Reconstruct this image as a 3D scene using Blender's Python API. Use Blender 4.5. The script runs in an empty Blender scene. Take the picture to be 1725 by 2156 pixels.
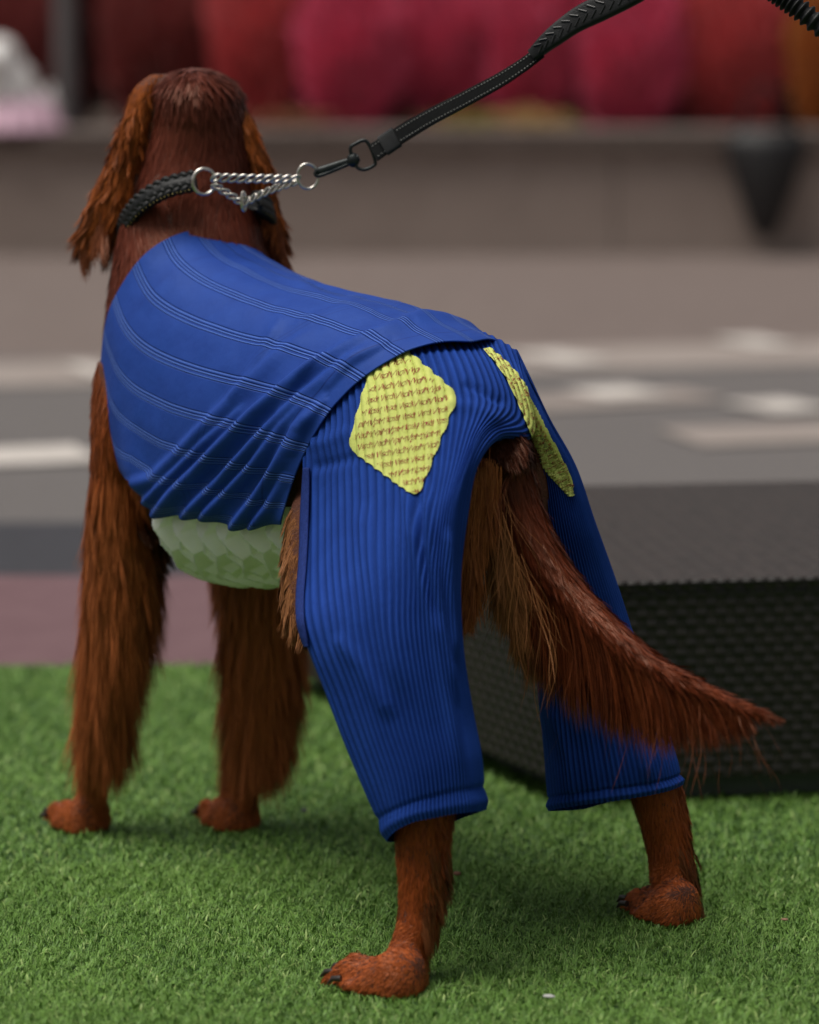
import bpy, math, random
import numpy as np
from mathutils import Vector
from mathutils.bvhtree import BVHTree
from mathutils.kdtree import KDTree
rng = np.random.default_rng(7); random.seed(7)
sc = bpy.context.scene
col = sc.collection
# ------------------------------------------------------------------ camera, world, sun
PITCH = math.radians(8.5); FP = 7350.0; CAM = np.array([0., 0., 1.0])
cam = bpy.data.cameras.new('camera'); camo = bpy.data.objects.new('camera', cam); col.objects.link(camo)
camo.location = CAM; camo.rotation_euler = (math.pi/2 - PITCH, 0, 0)
cam.sensor_fit = 'HORIZONTAL'; cam.sensor_width = 24; cam.lens = 24*FP/1725; cam.clip_end = 500; cam.clip_start = .05
cam.dof.use_dof = True; cam.dof.focus_distance = 3.72; cam.dof.aperture_fstop = 2.45; cam.dof.aperture_blades = 0
sc.camera = camo
w = bpy.data.worlds.new('World'); sc.world = w; w.use_nodes = True
nt = w.node_tree; bg = nt.nodes['Background']
sky = nt.nodes.new('ShaderNodeTexSky'); sky.sky_type = 'NISHITA'; sky.sun_disc = False
SUN_EL, SUN_AZ = 70, 250      # azimuth measured clockwise from +y
sky.sun_elevation = math.radians(SUN_EL); sky.sun_rotation = math.radians(SUN_AZ); sky.air_density = 1.6; sky.dust_density = 5.0
hs = nt.nodes.new('ShaderNodeHueSaturation'); hs.inputs['Saturation'].default_value = 0.25
nt.links.new(sky.outputs[0], hs.inputs['Color']); nt.links.new(hs.outputs[0], bg.inputs[0]); bg.inputs[1].default_value = 0.06
sun = bpy.data.lights.new('sun', 'SUN'); sun.energy = 3.0; sun.angle = math.radians(40); sun.color = (1.0, .95, .88)
suno = bpy.data.objects.new('sun', sun); col.objects.link(suno)
az = math.radians(SUN_AZ); el = math.radians(SUN_EL)
sd = Vector((math.sin(az)*math.cos(el), math.cos(az)*math.cos(el), math.sin(el)))
suno.rotation_euler = sd.to_track_quat('Z', 'Y').to_euler()
sc.view_settings.view_transform = 'Standard'; sc.view_settings.look = 'None'; sc.view_settings.gamma = 1
sc.view_settings.exposure = 0.08
sc.cycles.use_denoising = True
sc.cycles.max_bounces = 6; sc.cycles.transparent_max_bounces = 8

# ------------------------------------------------------------------ helpers: projection and dog frame
A_ = np.array([-0.62794334, 0.77825906, 0]); L_ = np.array([-0.77825906, -0.62794334, 0]); O_ = np.array([0.12448851, 3.58763629, 0])
Z_ = np.array([0, 0, 1.])
ct, st = math.cos(PITCH), math.sin(PITCH)
def ray(px, py):
    u = (np.asarray(px, float)-862.5)/FP; v = -(np.asarray(py, float)-1078)/FP
    return np.stack([u, ct+v*st, -st+v*ct], -1)
def Y(px, py, y):
    d = ray(px, py); return CAM + d*(np.asarray(y, float)/d[..., 1])[..., None]
def G(px, py, z=0):
    d = ray(px, py); return CAM + d*((z-1.0)/d[..., 2])[..., None]
def AL(px, py, l):
    d = ray(px, py); t = (l-(CAM-O_)@L_)/(d@L_); return CAM + d*t[..., None]
def proj(p):
    q = np.asarray(p)-CAM; f = q@np.array([0, ct, -st]); up = q@np.array([0, st, ct])
    return 862.5+FP*q[..., 0]/f, 1078-FP*up/f
def dog(a, l, z):
    a = np.asarray(a, float)[..., None]; l = np.asarray(l, float)[..., None]; z = np.asarray(z, float)[..., None]
    return O_ + a*A_ + l*L_ + z*Z_
def nrm(v):
    return v/np.maximum(np.linalg.norm(v, axis=-1, keepdims=True), 1e-9)
def cr(P, n, axis=0, per=False):
    """Catmull-Rom resample along axis to n samples"""
    P = np.moveaxis(np.asarray(P, float), axis, 0); m = len(P)
    t = np.linspace(0, m, n, endpoint=False) if per else np.linspace(0, m-1, n)
    i = np.floor(t).astype(int)
    if not per: i = np.minimum(i, m-2)
    f = (t-i).reshape((-1,)+(1,)*(P.ndim-1))
    if per:
        p0, p1, p2, p3 = P[(i-1) % m], P[i % m], P[(i+1) % m], P[(i+2) % m]
    else:
        E0 = 2*P[0]-P[1]; E1 = 2*P[-1]-P[-2]; Q = np.concatenate([E0[None], P, E1[None]])
        p0, p1, p2, p3 = Q[i], Q[i+1], Q[i+2], Q[i+3]
    r = .5*((2*p1)+(-p0+p2)*f+(2*p0-5*p1+4*p2-p3)*f*f+(-p0+3*p1-3*p2+p3)*f**3)
    return np.moveaxis(r, 0, axis)

# ------------------------------------------------------------------ helpers: meshes, materials
def mesh_np(name, V, faces, mat=None, parent=None, smooth=True, uv=None, cols=None, attrs=None):
    """faces: int array (n,k)"""
    V = np.asarray(V, np.float32).reshape(-1, 3); faces = np.asarray(faces, np.int32); k = faces.shape[1]
    me = bpy.data.meshes.new(name); me.vertices.add(len(V)); me.vertices.foreach_set('co', V.ravel())
    me.loops.add(faces.size); me.loops.foreach_set('vertex_index', faces.ravel())
    me.polygons.add(len(faces)); me.polygons.foreach_set('loop_start', np.arange(len(faces), dtype=np.int32)*k)
    me.polygons.foreach_set('loop_total', np.full(len(faces), k, np.int32))
    me.update(calc_edges=True)
    me.polygons.foreach_set('use_smooth', np.full(len(faces), smooth))
    if uv is not None:
        l = me.uv_layers.new(name='UVMap'); l.data.foreach_set('uv', np.asarray(uv, np.float32)[faces.ravel()].ravel())
    if cols is not None:
        c = me.color_attributes.new('col', 'FLOAT_COLOR', 'POINT'); cc = np.ones((len(V), 4), np.float32); cc[:, :3] = cols
        c.data.foreach_set('color', cc.ravel())
    for an, av in (attrs or {}).items():
        at = me.attributes.new(an, 'FLOAT', 'POINT'); at.data.foreach_set('value', np.asarray(av, np.float32).ravel())
    if mat: me.materials.append(mat)
    o = bpy.data.objects.new(name, me); col.objects.link(o)
    if parent is not None: o.parent = parent
    return o
def gridf(nu, nv, per=False, base=0):
    i = np.arange(nu-1)[:, None]; j = np.arange(nv if per else nv-1)[None, :]; j2 = (j+1) % nv
    return np.stack([i*nv+j, i*nv+j2, (i+1)*nv+j2, (i+1)*nv+j], -1).reshape(-1, 4)+base
class MB:
    def __init__(s): s.V = []; s.F = []; s.n = 0
    def add(s, V, F):
        V = np.asarray(V, float).reshape(-1, 3); s.V.append(V); s.F.append(np.asarray(F, int)+s.n); s.n += len(V); return s
    def grid(s, P, per=False):
        return s.add(P.reshape(-1, 3), gridf(P.shape[0], P.shape[1], per))
    def tube(s, pts, r, m=8, per=False, flat=None, up=None, cap=True):
        pts = np.asarray(pts, float); n = len(pts); r = np.broadcast_to(np.asarray(r, float), (n,))
        if per: T = np.roll(pts, -1, 0)-np.roll(pts, 1, 0)
        else: T = np.gradient(pts, axis=0)
        T = nrm(T); u = np.array([0, 0, 1.]) if up is None else np.asarray(up, float)
        if abs((T@u)).max() > .95 and up is None: u = np.array([.3, 1, .2])
        N = nrm(np.cross(T, u)); B = np.cross(N, T)
        th = np.linspace(0, 2*math.pi, m, endpoint=False)
        fl = 1. if flat is None else flat
        P = pts[:, None]+(N[:, None]*np.cos(th)[None, :, None]*fl+B[:, None]*np.sin(th)[None, :, None])*r[:, None, None]
        if per: P = np.concatenate([P, P[:1]])
        s.grid(P, True)
        if cap and not per:
            for ring, c in ((P[0], pts[0]), (P[-1], pts[-1])):
                V = np.concatenate([ring, [c]]); F = [[k, (k+1) % m, m, m] for k in range(m)]
                s.add(V, F)
        return s
    def ell(s, c, ax, m=16, k=10):
        """ellipsoid; ax = 3 axis vectors (rows)"""
        th = np.linspace(0, 2*math.pi, m, endpoint=False); ph = np.linspace(.02, math.pi-.02, k); ax = np.asarray(ax, float)
        P = np.asarray(c)+(np.sin(ph)[:, None, None]*(np.cos(th)[None, :, None]*ax[0]+np.sin(th)[None, :, None]*ax[1])+np.cos(ph)[:, None, None]*ax[2])
        return s.grid(P, True)
    def box(s, c, ax):
        ax = np.asarray(ax, float); V = [np.asarray(c)+sx*ax[0]+sy*ax[1]+sz*ax[2] for sx in (-1, 1) for sy in (-1, 1) for sz in (-1, 1)]
        return s.add(V, [[0, 1, 3, 2], [4, 6, 7, 5], [0, 4, 5, 1], [2, 3, 7, 6], [0, 2, 6, 4], [1, 5, 7, 3]])
    def build(s, name, mat=None, parent=None, smooth=True):
        return mesh_np(name, np.concatenate(s.V), np.concatenate(s.F), mat, parent, smooth)
def tag(o, label=None, cat=None, group=None, kind=None):
    if label: o['label'] = label
    if cat: o['category'] = cat
    if group: o['group'] = group
    if kind: o['kind'] = kind
    return o
def empty(name, loc=(0, 0, 0)):
    o = bpy.data.objects.new(name, None); o.location = loc; o.empty_display_size = .05; col.objects.link(o); return o
def setp(o, parent):
    """parent keeping world position (all parents are unrotated empties)"""
    o.parent = parent; o.matrix_parent_inverse.identity()
    l = Vector((0, 0, 0)); p = parent
    while p is not None: l += p.location; p = p.parent
    o.location = -l
    return o
class NT:
    def __init__(s, name):
        s.m = bpy.data.materials.new(name); s.m.use_nodes = True; s.t = s.m.node_tree; s.p = s.t.nodes['Principled BSDF']
    def n(s, t, **k):
        x = s.t.nodes.new(t)
        for a, b in k.items(): setattr(x, a, b)
        return x
    def l(s, a, b): s.t.links.new(a, b)
    def setv(s, **k):
        for a, b in k.items(): s.p.inputs[a.replace('_', ' ')].default_value = b
    def math(s, op, a, b=None, c=None):
        x = s.n('ShaderNodeMath', operation=op)
        for i, v in enumerate((a, b, c)):
            if v is None: continue
            if hasattr(v, 'links'): s.l(v, x.inputs[i])
            else: x.inputs[i].default_value = v
        return x.outputs[0]
    def noise(s, scale, detail=4, rough=.55, vec=None, coord='Object', dist=0):
        x = s.n('ShaderNodeTexNoise'); x.inputs['Scale'].default_value = scale; x.inputs['Detail'].default_value = detail; x.inputs['Roughness'].default_value = rough
        x.inputs['Distortion'].default_value = dist
        if vec is None: vec = s.n('ShaderNodeTexCoord').outputs[coord]
        s.l(vec, x.inputs['Vector']); return x
    def ramp(s, fac, stops):
        r = s.n('ShaderNodeValToRGB'); s.l(fac, r.inputs[0]); e = r.color_ramp.elements
        while len(e) < len(stops): e.new(.5)
        for k, (p, c) in zip(e, stops): k.position = p; k.color = tuple(c)+(1,)
        return r.outputs[0]
    def mix(s, fac, a, b, mode='MIX'):
        x = s.n('ShaderNodeMix', data_type='RGBA', blend_type=mode)
        for i, v in ((0, fac), (6, a), (7, b)):
            if hasattr(v, 'links'): s.l(v, x.inputs[i])
            else: x.inputs[i].default_value = v if i == 0 else tuple(v)+(1,)
        return x.outputs[2]
    def bump(s, h, dist=.002, strength=1):
        x = s.n('ShaderNodeBump'); x.inputs['Distance'].default_value = dist; x.inputs['Strength'].default_value = strength
        s.l(h, x.inputs['Height']); s.l(x.outputs[0], s.p.inputs['Normal']); return x
def simple(name, c, rough=.6, c2=None, scale=20, metal=0, bump=0, bscale=200, spec=.5, detail=4):
    m = NT(name); m.setv(Roughness=rough, Metallic=metal); m.p.inputs['Specular IOR Level'].default_value = spec
    if c2 is None: c2 = tuple(x*.75 for x in c)
    f = m.noise(scale, detail).outputs[0]
    m.l(m.ramp(f, [(.32, c2), (.68, c)]), m.p.inputs['Base Color'])
    if bump: m.bump(m.noise(bscale, 3).outputs[0], bump)
    return m.m

# ------------------------------------------------------------------ materials
def m_fur():
    m = NT('fur'); a = m.n('ShaderNodeAttribute', attribute_name='col')
    m.l(a.outputs['Color'], m.p.inputs['Base Color']); m.setv(Roughness=.38)
    m.p.inputs['Specular IOR Level'].default_value = .30; m.p.inputs['Sheen Weight'].default_value = .0
    m.p.inputs['Specular Tint'].default_value = (1, .6, .42, 1)
    return m.m
M_FUR = m_fur()
M_SKIN = simple('undercoat', (.10, .026, .010), .8, (.065, .017, .008), 60, bump=.002, bscale=300)
BLUE = (.0160, .054, .285)
def m_shirt():
    m = NT('blue_plaid_cotton')
    q = m.n('ShaderNodeAttribute', attribute_name='q').outputs['Fac']; s_ = m.n('ShaderNodeAttribute', attribute_name='s').outputs['Fac']
    d = m.math('ABSOLUTE', m.math('SUBTRACT', m.math('FRACT', m.math('ADD', q, .5)), .5))
    def line(c, wd):
        return m.math('SUBTRACT', 1, m.math('SMOOTHSTEP' if False else 'MINIMUM', m.math('DIVIDE', m.math('ABSOLUTE', m.math('SUBTRACT', d, c)), wd), 1))
    L = m.math('MAXIMUM', line(0, .022), line(.085, .019))
    band = m.math('LESS_THAN', d, .1)
    shad = m.math('MAXIMUM', line(.028, .02), line(.113, .02))
    ds = m.math('ABSOLUTE', m.math('SUBTRACT', m.math('FRACT', m.math('MULTIPLY', s_, 2.0)), .38))
    L2 = m.math('SUBTRACT', 1, m.math('MINIMUM', m.math('DIVIDE', m.math('ABSOLUTE', m.math('SUBTRACT', ds, .012)), .0035), 1))
    nz = m.noise(35, 5).outputs[0]
    base = m.ramp(nz, [(.3, (BLUE[0]*.8, BLUE[1]*.8, BLUE[2]*.85)), (.7, BLUE)])
    c = m.mix(m.math('MULTIPLY', band, .25), base, (.012, .035, .22))
    c = m.mix(m.math('MULTIPLY', shad, .8), c, (.006, .015, .11))
    c = m.mix(m.math('MULTIPLY', L2, .5), c, (.006, .015, .12))
    hb = m.math('SUBTRACT', 1, m.math('MINIMUM', m.math('DIVIDE', m.math('ABSOLUTE', m.math('SUBTRACT', s_, .93)), .003), 1))
    c = m.mix(m.math('MULTIPLY', hb, .7), c, (.006, .015, .12))
    br = m.noise(900, 1).outputs[0]
    c = m.mix(m.math('MULTIPLY', L, m.math('MULTIPLY_ADD', br, .5, .45)), c, (.12, .24, .72))
    m.l(c, m.p.inputs['Base Color']); m.setv(Roughness=.6); m.p.inputs['Sheen Weight'].default_value = 0; m.p.inputs['Specular IOR Level'].default_value = .3; m.p.inputs['Specular Tint'].default_value = (.4, .6, 1, 1)
    tc = m.n('ShaderNodeTexCoord').outputs['Object']
    h = m.math('ADD', m.math('MULTIPLY', m.noise(1400, 1).outputs[0], .12), m.math('ADD', m.math('MULTIPLY', shad, -.8), m.math('MULTIPLY', m.noise(90, 4).outputs[0], .5)))
    m.bump(h, .0012)
    return m.m
def m_rib(name, c, c2, sheen=.25):
    m = NT(name); tc = m.n('ShaderNodeTexCoord').outputs['Object']
    f = m.noise(25, 5).outputs[0]
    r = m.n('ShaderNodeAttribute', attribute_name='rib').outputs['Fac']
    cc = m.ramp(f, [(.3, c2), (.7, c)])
    cc = m.mix(m.math('MULTIPLY', m.math('POWER', m.math('SUBTRACT', 1, r), 1.6), .6), cc, tuple(x*.35 for x in c2))  # rib valleys darkened: shade between the ribs put into the colour
    m.l(cc, m.p.inputs['Base Color']); m.setv(Roughness=.7); m.p.inputs['Sheen Weight'].default_value = 0; m.p.inputs['Specular IOR Level'].default_value = .12; m.p.inputs['Specular Tint'].default_value = (.4, .6, 1, 1)
    m.bump(m.math('ADD', m.noise(1100, 2).outputs[0], m.math('MULTIPLY', m.noise(120, 3).outputs[0], .8)), .0008)
    return m.m
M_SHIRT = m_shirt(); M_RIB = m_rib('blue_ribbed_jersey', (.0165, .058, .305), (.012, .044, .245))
M_TRIM = simple('blue_ribbon_trim', (.018, .038, .18), .7, (.010, .022, .11), 400, bump=.0005, bscale=1500, spec=.08)
M_YEL = m_rib('lime_ribbed_patch', (.62, .66, .19), (.54, .60, .15), .1)
M_RED = simple('dark_red_print', (.30, .018, .015), .7, (.2, .012, .012), 100)
M_TULLE = NT('pale_green_pleated_gauze'); M_TULLE.l(M_TULLE.ramp(M_TULLE.noise(30).outputs[0], [(.3, (.84, .83, .72)), (.7, (.93, .92, .86))]), M_TULLE.p.inputs['Base Color']); M_TULLE.setv(Roughness=.6)
M_TULLE.p.inputs['Subsurface Weight'].default_value = .6; M_TULLE.p.inputs['Subsurface Radius'].default_value = (1, 1, .7); M_TULLE.p.inputs['Subsurface Scale'].default_value = .008; M_TULLE = M_TULLE.m
M_BLK = simple('black_webbing', (.007, .008, .008), .8, (.004, .004, .0045), 300, bump=.0006, bscale=1200, spec=.2)
M_BLK2 = simple('black_rubber', (.009, .010, .011), .5, (.005, .0055, .006), 90, bump=.0004, bscale=700, spec=.3)
M_STEEL = simple('steel', (.72, .68, .62), .28, (.5, .47, .42), 120, metal=1, bump=.0003, bscale=400)
M_GUN = simple('blackened_metal', (.03, .035, .035), .38, (.015, .018, .018), 250, metal=.6)
M_STITCH = simple('grey_reflective_thread', (.30, .30, .28), .6)
M_CLAW = simple('claw_horn', (.03, .022, .018), .35)

# ------------------------------------------------------------------ ground and far setting
def sheet(name, pts, z, mat, kind='structure'):
    me = bpy.data.meshes.new(name); me.from_pydata([(x, y, z) for x, y in pts], [], [list(range(len(pts)))]); me.materials.append(mat)
    o = bpy.data.objects.new(name, me); col.objects.link(o); tag(o, kind=kind); return o
def rough_mat(name, a, b, scale, rough=.85, b2=None):
    m = NT(name); n1 = m.noise(scale, 6, .6).outputs[0]; n2 = m.noise(scale*.13, 3).outputs[0]
    c = m.ramp(n1, [(.3, a), (.7, b)]); c = m.mix(m.math('MULTIPLY', n2, .5), c, b2 or a)
    m.l(c, m.p.inputs['Base Color']); m.setv(Roughness=rough); m.bump(n1, .004); return m.m
GX = lambda px, py: tuple(G(px, py)[:2])
def yd(py): return float(G(862, py)[1])
M_ROAD = rough_mat('asphalt', (.095, .086, .084), (.14, .126, .12), 60)
M_TAN = rough_mat('tan_paving', (.125, .095, .084), (.162, .126, .112), 8)
M_MAUVE = rough_mat('mauve_brick', (.115, .058, .066), (.15, .082, .09), 12)
M_DARK = rough_mat('dark_gutter_stone', (.022, .022, .028), (.035, .034, .042), 20)
M_WHITE = rough_mat('worn_white_paint', (.40, .36, .33), (.62, .58, .54), 9)
M_PALE = rough_mat('pale_kerb_stone', (.24, .20, .18), (.30, .26, .235), 5)
sheet('ground', [(-60, -20), (60, -20), (60, 200), (-60, 200)], -.03, rough_mat('far_ground', (.10, .09, .08), (.14, .12, .11), 3))
sheet('pavement', [(-8, -6), (8, -6), (8, yd(1190)), (-8, yd(1190))], -.018, M_MAUVE)
sheet('gutter_strip', [(-9, yd(1190)), (9, yd(1190)), (9, yd(1080)), (-9, yd(1080))], -.018, M_DARK)
sheet('road', [(-40, yd(1080)), (40, yd(1080)), (40, 10.6), (-40, 8.9)], -.018, M_ROAD)
sheet('plaza_paving', [(-40, 8.9), (40, 10.6), (40, 40), (-40, 40)], -.018, M_TAN)
def mark(x0, y0, x1, y1, hw, z, mat=M_WHITE, name='road_marking'):
    p = np.array([GX(x0, y0), GX(x1, y1)]); d = p[1]-p[0]; d /= np.linalg.norm(d); n = np.array([-d[1], d[0]])*hw
    return sheet(name, [tuple(p[0]-n), tuple(p[1]-n), tuple(p[1]+n), tuple(p[0]+n)], z, mat)
mark(-600, 792, 2400, 712, .30, -.014, M_PALE, 'kerb_strip')
mark(-300, 962, 185, 940, .14, -.012)
mark(1060, 842, 1480, 818, .13, -.012, M_PALE)
mark(1230, 822, 1370, 814, .12, -.008)
mark(1130, 748, 1235, 742, .16, -.008)
mark(1545, 714, 1640, 710, .14, -.008)
mark(165, 772, 215, 770, .16, -.008)
mark(1575, 850, 1705, 842, .12, -.008)
mark(1430, 908, 2100, 884, .16, -.012, M_PALE)
# planter wall: coping and facing blocks
wy = yd(525); wt = .46
wall = empty('planter_wall', (0, wy, 0)); tag(wall, 'long low grey-brown stone planter wall across the square, below the red bushes', 'wall')
M_GRAN = rough_mat('brown_granite', (.28, .22, .19), (.34, .27, .235), 7)
mb = MB()
for k in range(-7, 8): mb.box((k*1.6, wy+.22, wt*.5-.04), [(.797, 0, 0), (0, .22, 0), (0, 0, wt*.5-.02)])
setp(mb.build('facing', M_GRAN, None, False), wall)
mb = MB()
for k in range(-9, 10): mb.box((k*1.25+.3, wy+.20, wt-.03), [(.622, 0, 0), (0, .25, 0), (0, 0, .03)])
setp(mb.build('coping', rough_mat('coping_granite', (.11, .086, .074), (.14, .108, .095), 7), None, False), wall)  # coping colour darkened to offset the stronger light on its level top
sheet('planter_soil', [(-14, wy+.43), (14, wy+.43), (14, wy+8), (-14, wy+8)], wt-.06, rough_mat('soil', (.03, .018, .012), (.06, .035, .022), 20))

# red kochia bushes made of thousands of fine upright leaves
def m_leaf(name, a, b):
    m = NT(name); at = m.n('ShaderNodeAttribute', attribute_name='col'); r = at.outputs['Fac']
    m.l(m.mix(r, a, b), m.p.inputs['Base Color']); m.setv(Roughness=.6); return m.m
def bush_mesh(name, rx, rz, seed, mat, n=7000, egg=.25):
    r_ = np.random.default_rng(seed)
    th = r_.uniform(0, 2*math.pi, n); cz = r_.uniform(-1, 1, n); s = np.sqrt(1-cz*cz); rad = r_.uniform(.62, 1.0, n)**.5
    lump = 1+.06*np.sin(th*5+cz*4+seed)+.05*np.sin(th*3-cz*7)
    k = 1-.26*np.where(cz < 0, -cz, 0)**1.6
    P = np.stack([np.cos(th)*s*rx*k, np.sin(th)*s*rx*k, cz*rz], -1)*(rad*lump)[:, None]+[0, 0, rz*.97]
    d = nrm(P-[0, 0, rz*.4]+r_.normal(0, .05, (n, 3))*[1, 1, 1]+[0, 0, .1]); side = nrm(np.cross(d, r_.normal(0, 1, (n, 3))))
    ln = r_.uniform(.03, .06, n)[:, None]; wd = .006
    V = np.stack([P-side*wd, P+side*wd, P+d*ln+side*wd*.5, P+d*ln-side*wd*.5], 1).reshape(-1, 3)
    F = np.arange(n*4).reshape(-1, 4); c = np.repeat(r_.uniform(0, 1, n), 4)[:, None]*np.ones(3)
    return V, F, c
RB = [('crimson', m_leaf('crimson_leaf', (.62, .065, .15), (.92, .17, .29))), ('rust', m_leaf('rust_red_leaf', (.58, .085, .10), (.86, .19, .19))), ('dull', m_leaf('dull_red_leaf', (.26, .05, .05), (.42, .10, .09))), ('back', m_leaf('dark_red_leaf', (.10, .016, .018), (.20, .035, .032))), ('orange', m_leaf('orange_brown_leaf', (.42, .13, .03), (.62, .22, .05)))]  # back row leaves darkened: shade in the gaps put into their colour
RB = dict(RB); M_TWIG = simple('twig', (.08, .04, .025), .8)
def bush(px, wpx, y, mk, label, seed, hscale=1.0, zb=wt-.06, grp='kochia bushes along the planter'):
    s = FP/math.hypot(y, .6); x = (px-862.5)/s; rx = wpx*.435/s; rz = .36*hscale
    t = empty('kochia_bush', (x, y, zb)); tag(t, label, 'bush', grp)
    V, F, c = bush_mesh('f', rx, rz, seed, None)
    mesh_np('foliage', V, F, RB[mk], t, True, cols=c)
    m = MB(); m.tube([(0, 0, -.02), (0.01, 0, rz*.5), (0, 0, rz)], [.02, .014, .006], 8)
    core = MB()
    for q in range(12):
        a = q*math.pi/6; m.tube([(0, 0, .02), (math.cos(a)*rx*.4, math.sin(a)*rx*.4, rz*.7), (math.cos(a)*rx*.75, math.sin(a)*rx*.75, rz*1.3)], [.008, .006, .003], 5)
    m.build('stem', M_TWIG, t)
yb = wy+.75
bl = [(30, 200, yb+.3, 'dull', 'dull dark red rounded bush nearest the white dog at the left end'),
      (330, 250, yb+.5, 'dull', 'dull brownish red bush directly behind the setter\'s head'),
      (545, 225, yb+.15, 'rust', 'rust red rounded bush just to the right of the setter\'s head'),
      (742, 250, yb-.1, 'crimson', 'broad crimson egg-shaped bush above the chain of the collar'),
      (942, 205, yb+.1, 'crimson', 'narrow crimson bush behind the black leash strap'),
      (1115, 215, yb, 'crimson', 'crimson bush behind the widening of the leash handle'),
      (1325, 250, yb-.12, 'crimson', 'bright crimson bush under the end of the leash handle'),
      (1545, 260, yb, 'rust', 'wide red bush second from the right end, beside the orange-brown one'),
      ]
for k, (px, wp, y, mk, lb) in enumerate(bl): bush(px, wp, y, mk, lb, k+1, 1.0+.08*(k % 3))
bush(1745, 190, yb-.3, 'orange', 'orange-brown bush at the right end of the planter', 30, 1.0)
lbb = ['dark red back-row bush beyond the left edge, behind the white dog', 'dull back-row bush behind the grey post', 'back-row bush in the gap left of the rust red bush', 'back-row bush between the rust red bush and the crimson bush',
       'back-row bush in the gap behind the strap, left of the narrow crimson bush', 'back-row bush in the gap right of the narrow crimson bush', 'back-row bush in the gap under the padded leash handle', 'back-row bush in the gap between the bright crimson bush and the wide red bush', 'back-row bush in the gap between the wide red bush and the orange-brown bush', 'back-row bush beyond the orange-brown bush at the right edge']
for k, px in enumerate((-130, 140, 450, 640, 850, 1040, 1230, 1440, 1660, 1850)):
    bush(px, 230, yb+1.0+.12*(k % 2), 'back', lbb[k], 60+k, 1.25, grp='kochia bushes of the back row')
# backdrop hedge far behind so that gaps read dark
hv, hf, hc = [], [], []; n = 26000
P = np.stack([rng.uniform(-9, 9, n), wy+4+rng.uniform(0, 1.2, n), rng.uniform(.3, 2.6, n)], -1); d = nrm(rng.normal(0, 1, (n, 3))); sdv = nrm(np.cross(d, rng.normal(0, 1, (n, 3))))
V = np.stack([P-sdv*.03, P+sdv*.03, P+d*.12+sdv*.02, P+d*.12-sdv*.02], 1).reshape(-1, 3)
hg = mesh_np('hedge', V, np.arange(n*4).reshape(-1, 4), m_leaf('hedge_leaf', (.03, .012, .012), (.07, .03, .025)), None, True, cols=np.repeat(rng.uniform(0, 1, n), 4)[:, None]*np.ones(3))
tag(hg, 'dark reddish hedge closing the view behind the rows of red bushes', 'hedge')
# leaf litter on the coping
for k, (px, c, lb) in enumerate([(1125, (.50, .33, .12), 'small tan clump of dry leaves on the planter edge beneath the leash handle'), (985, (.33, .26, .07), 'olive yellow clump of low leaves on the planter edge below the leash strap'), (610, (.30, .11, .05), 'rusty clump of fallen leaves on the planter edge beside the chain')]):
    p = Y(px, 283, wy+.36); n = 500; r_ = np.random.default_rng(200+k)
    Q = r_.normal(0, 1, (n, 3))*[.07, .04, .018]+[0, 0, .03]; Q[:, 2] = np.abs(Q[:, 2]); d = nrm(r_.normal(0, 1, (n, 3))); s_ = nrm(np.cross(d, r_.normal(0, 1, (n, 3))))
    V = np.stack([Q-s_*.006, Q+d*.012, Q+s_*.006, Q-d*.012], 1).reshape(-1, 3)
    o = mesh_np('leaf_litter', V, np.arange(n*4).reshape(-1, 4), simple('dry_leaf_%d' % k, c, .8), None, True); o.location = (p[0], p[1], wt+.002); tag(o, lb, 'leaves', kind='stuff')
# grey post behind on the left
pst = empty('post', (float(Y(155, 200, wy+.9)[0]), wy+.62, wt-.06)); tag(pst, 'grey post standing between the dull red bushes left of the setter\'s head', 'post')
mb = MB(); mb.tube([(0, 0, 0), (0, 0, 1.1)], .045, 12); mb.build('pole', rough_mat('grey_paint', (.10, .09, .09), (.13, .12, .12), 5), pst)
mb = MB(); mb.tube([(0, 0, 0), (0, 0, .05)], .07, 12); mb.build('base', M_GRAN, pst)

# black tapered bag hanging over the planter wall
bagy = wy-.14; bs = FP/bagy
bt = empty('shoulder_bag', (float((1610-862.5)/bs), bagy, .05)); tag(bt, 'soft black tapered bag leaning on the planter wall below the orange-brown bush', 'bag')
lv = []
for zz, hw, hd in ((.0, .015, .02), (.04, .055, .05), (.12, .085, .075), (.22, .12, .09), (.32, .15, .09), (.38, .155, .08), (.42, .12, .05)):
    th = np.linspace(0, 2*math.pi, 24, endpoint=False); lv.append(np.stack([np.cos(th)*hw, np.sin(th)*hd*(1+.1*np.sin(3*th)), np.full(24, zz)], -1))
P = cr(lv, 24); mb = MB(); mb.grid(P, True); mb.build('body', simple('black_nylon', (.012, .011, .012), .6, bump=.003, bscale=30), bt)
mb = MB(); mb.tube([(-.1, 0, .40), (-.08, .0, .52), (0, .05, .60), (.09, 0, .52), (.1, 0, .40)], .012, 8); mb.build('strap', M_BLK, bt)
mb = MB(); mb.tube(cr([P[-1].mean(0)+[-.12, -.02, 0], P[-1].mean(0)+[0, -.055, 0], P[-1].mean(0)+[.12, -.02, 0]], 12), .006, 6); mb.build('zip', M_GUN, bt)

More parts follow.
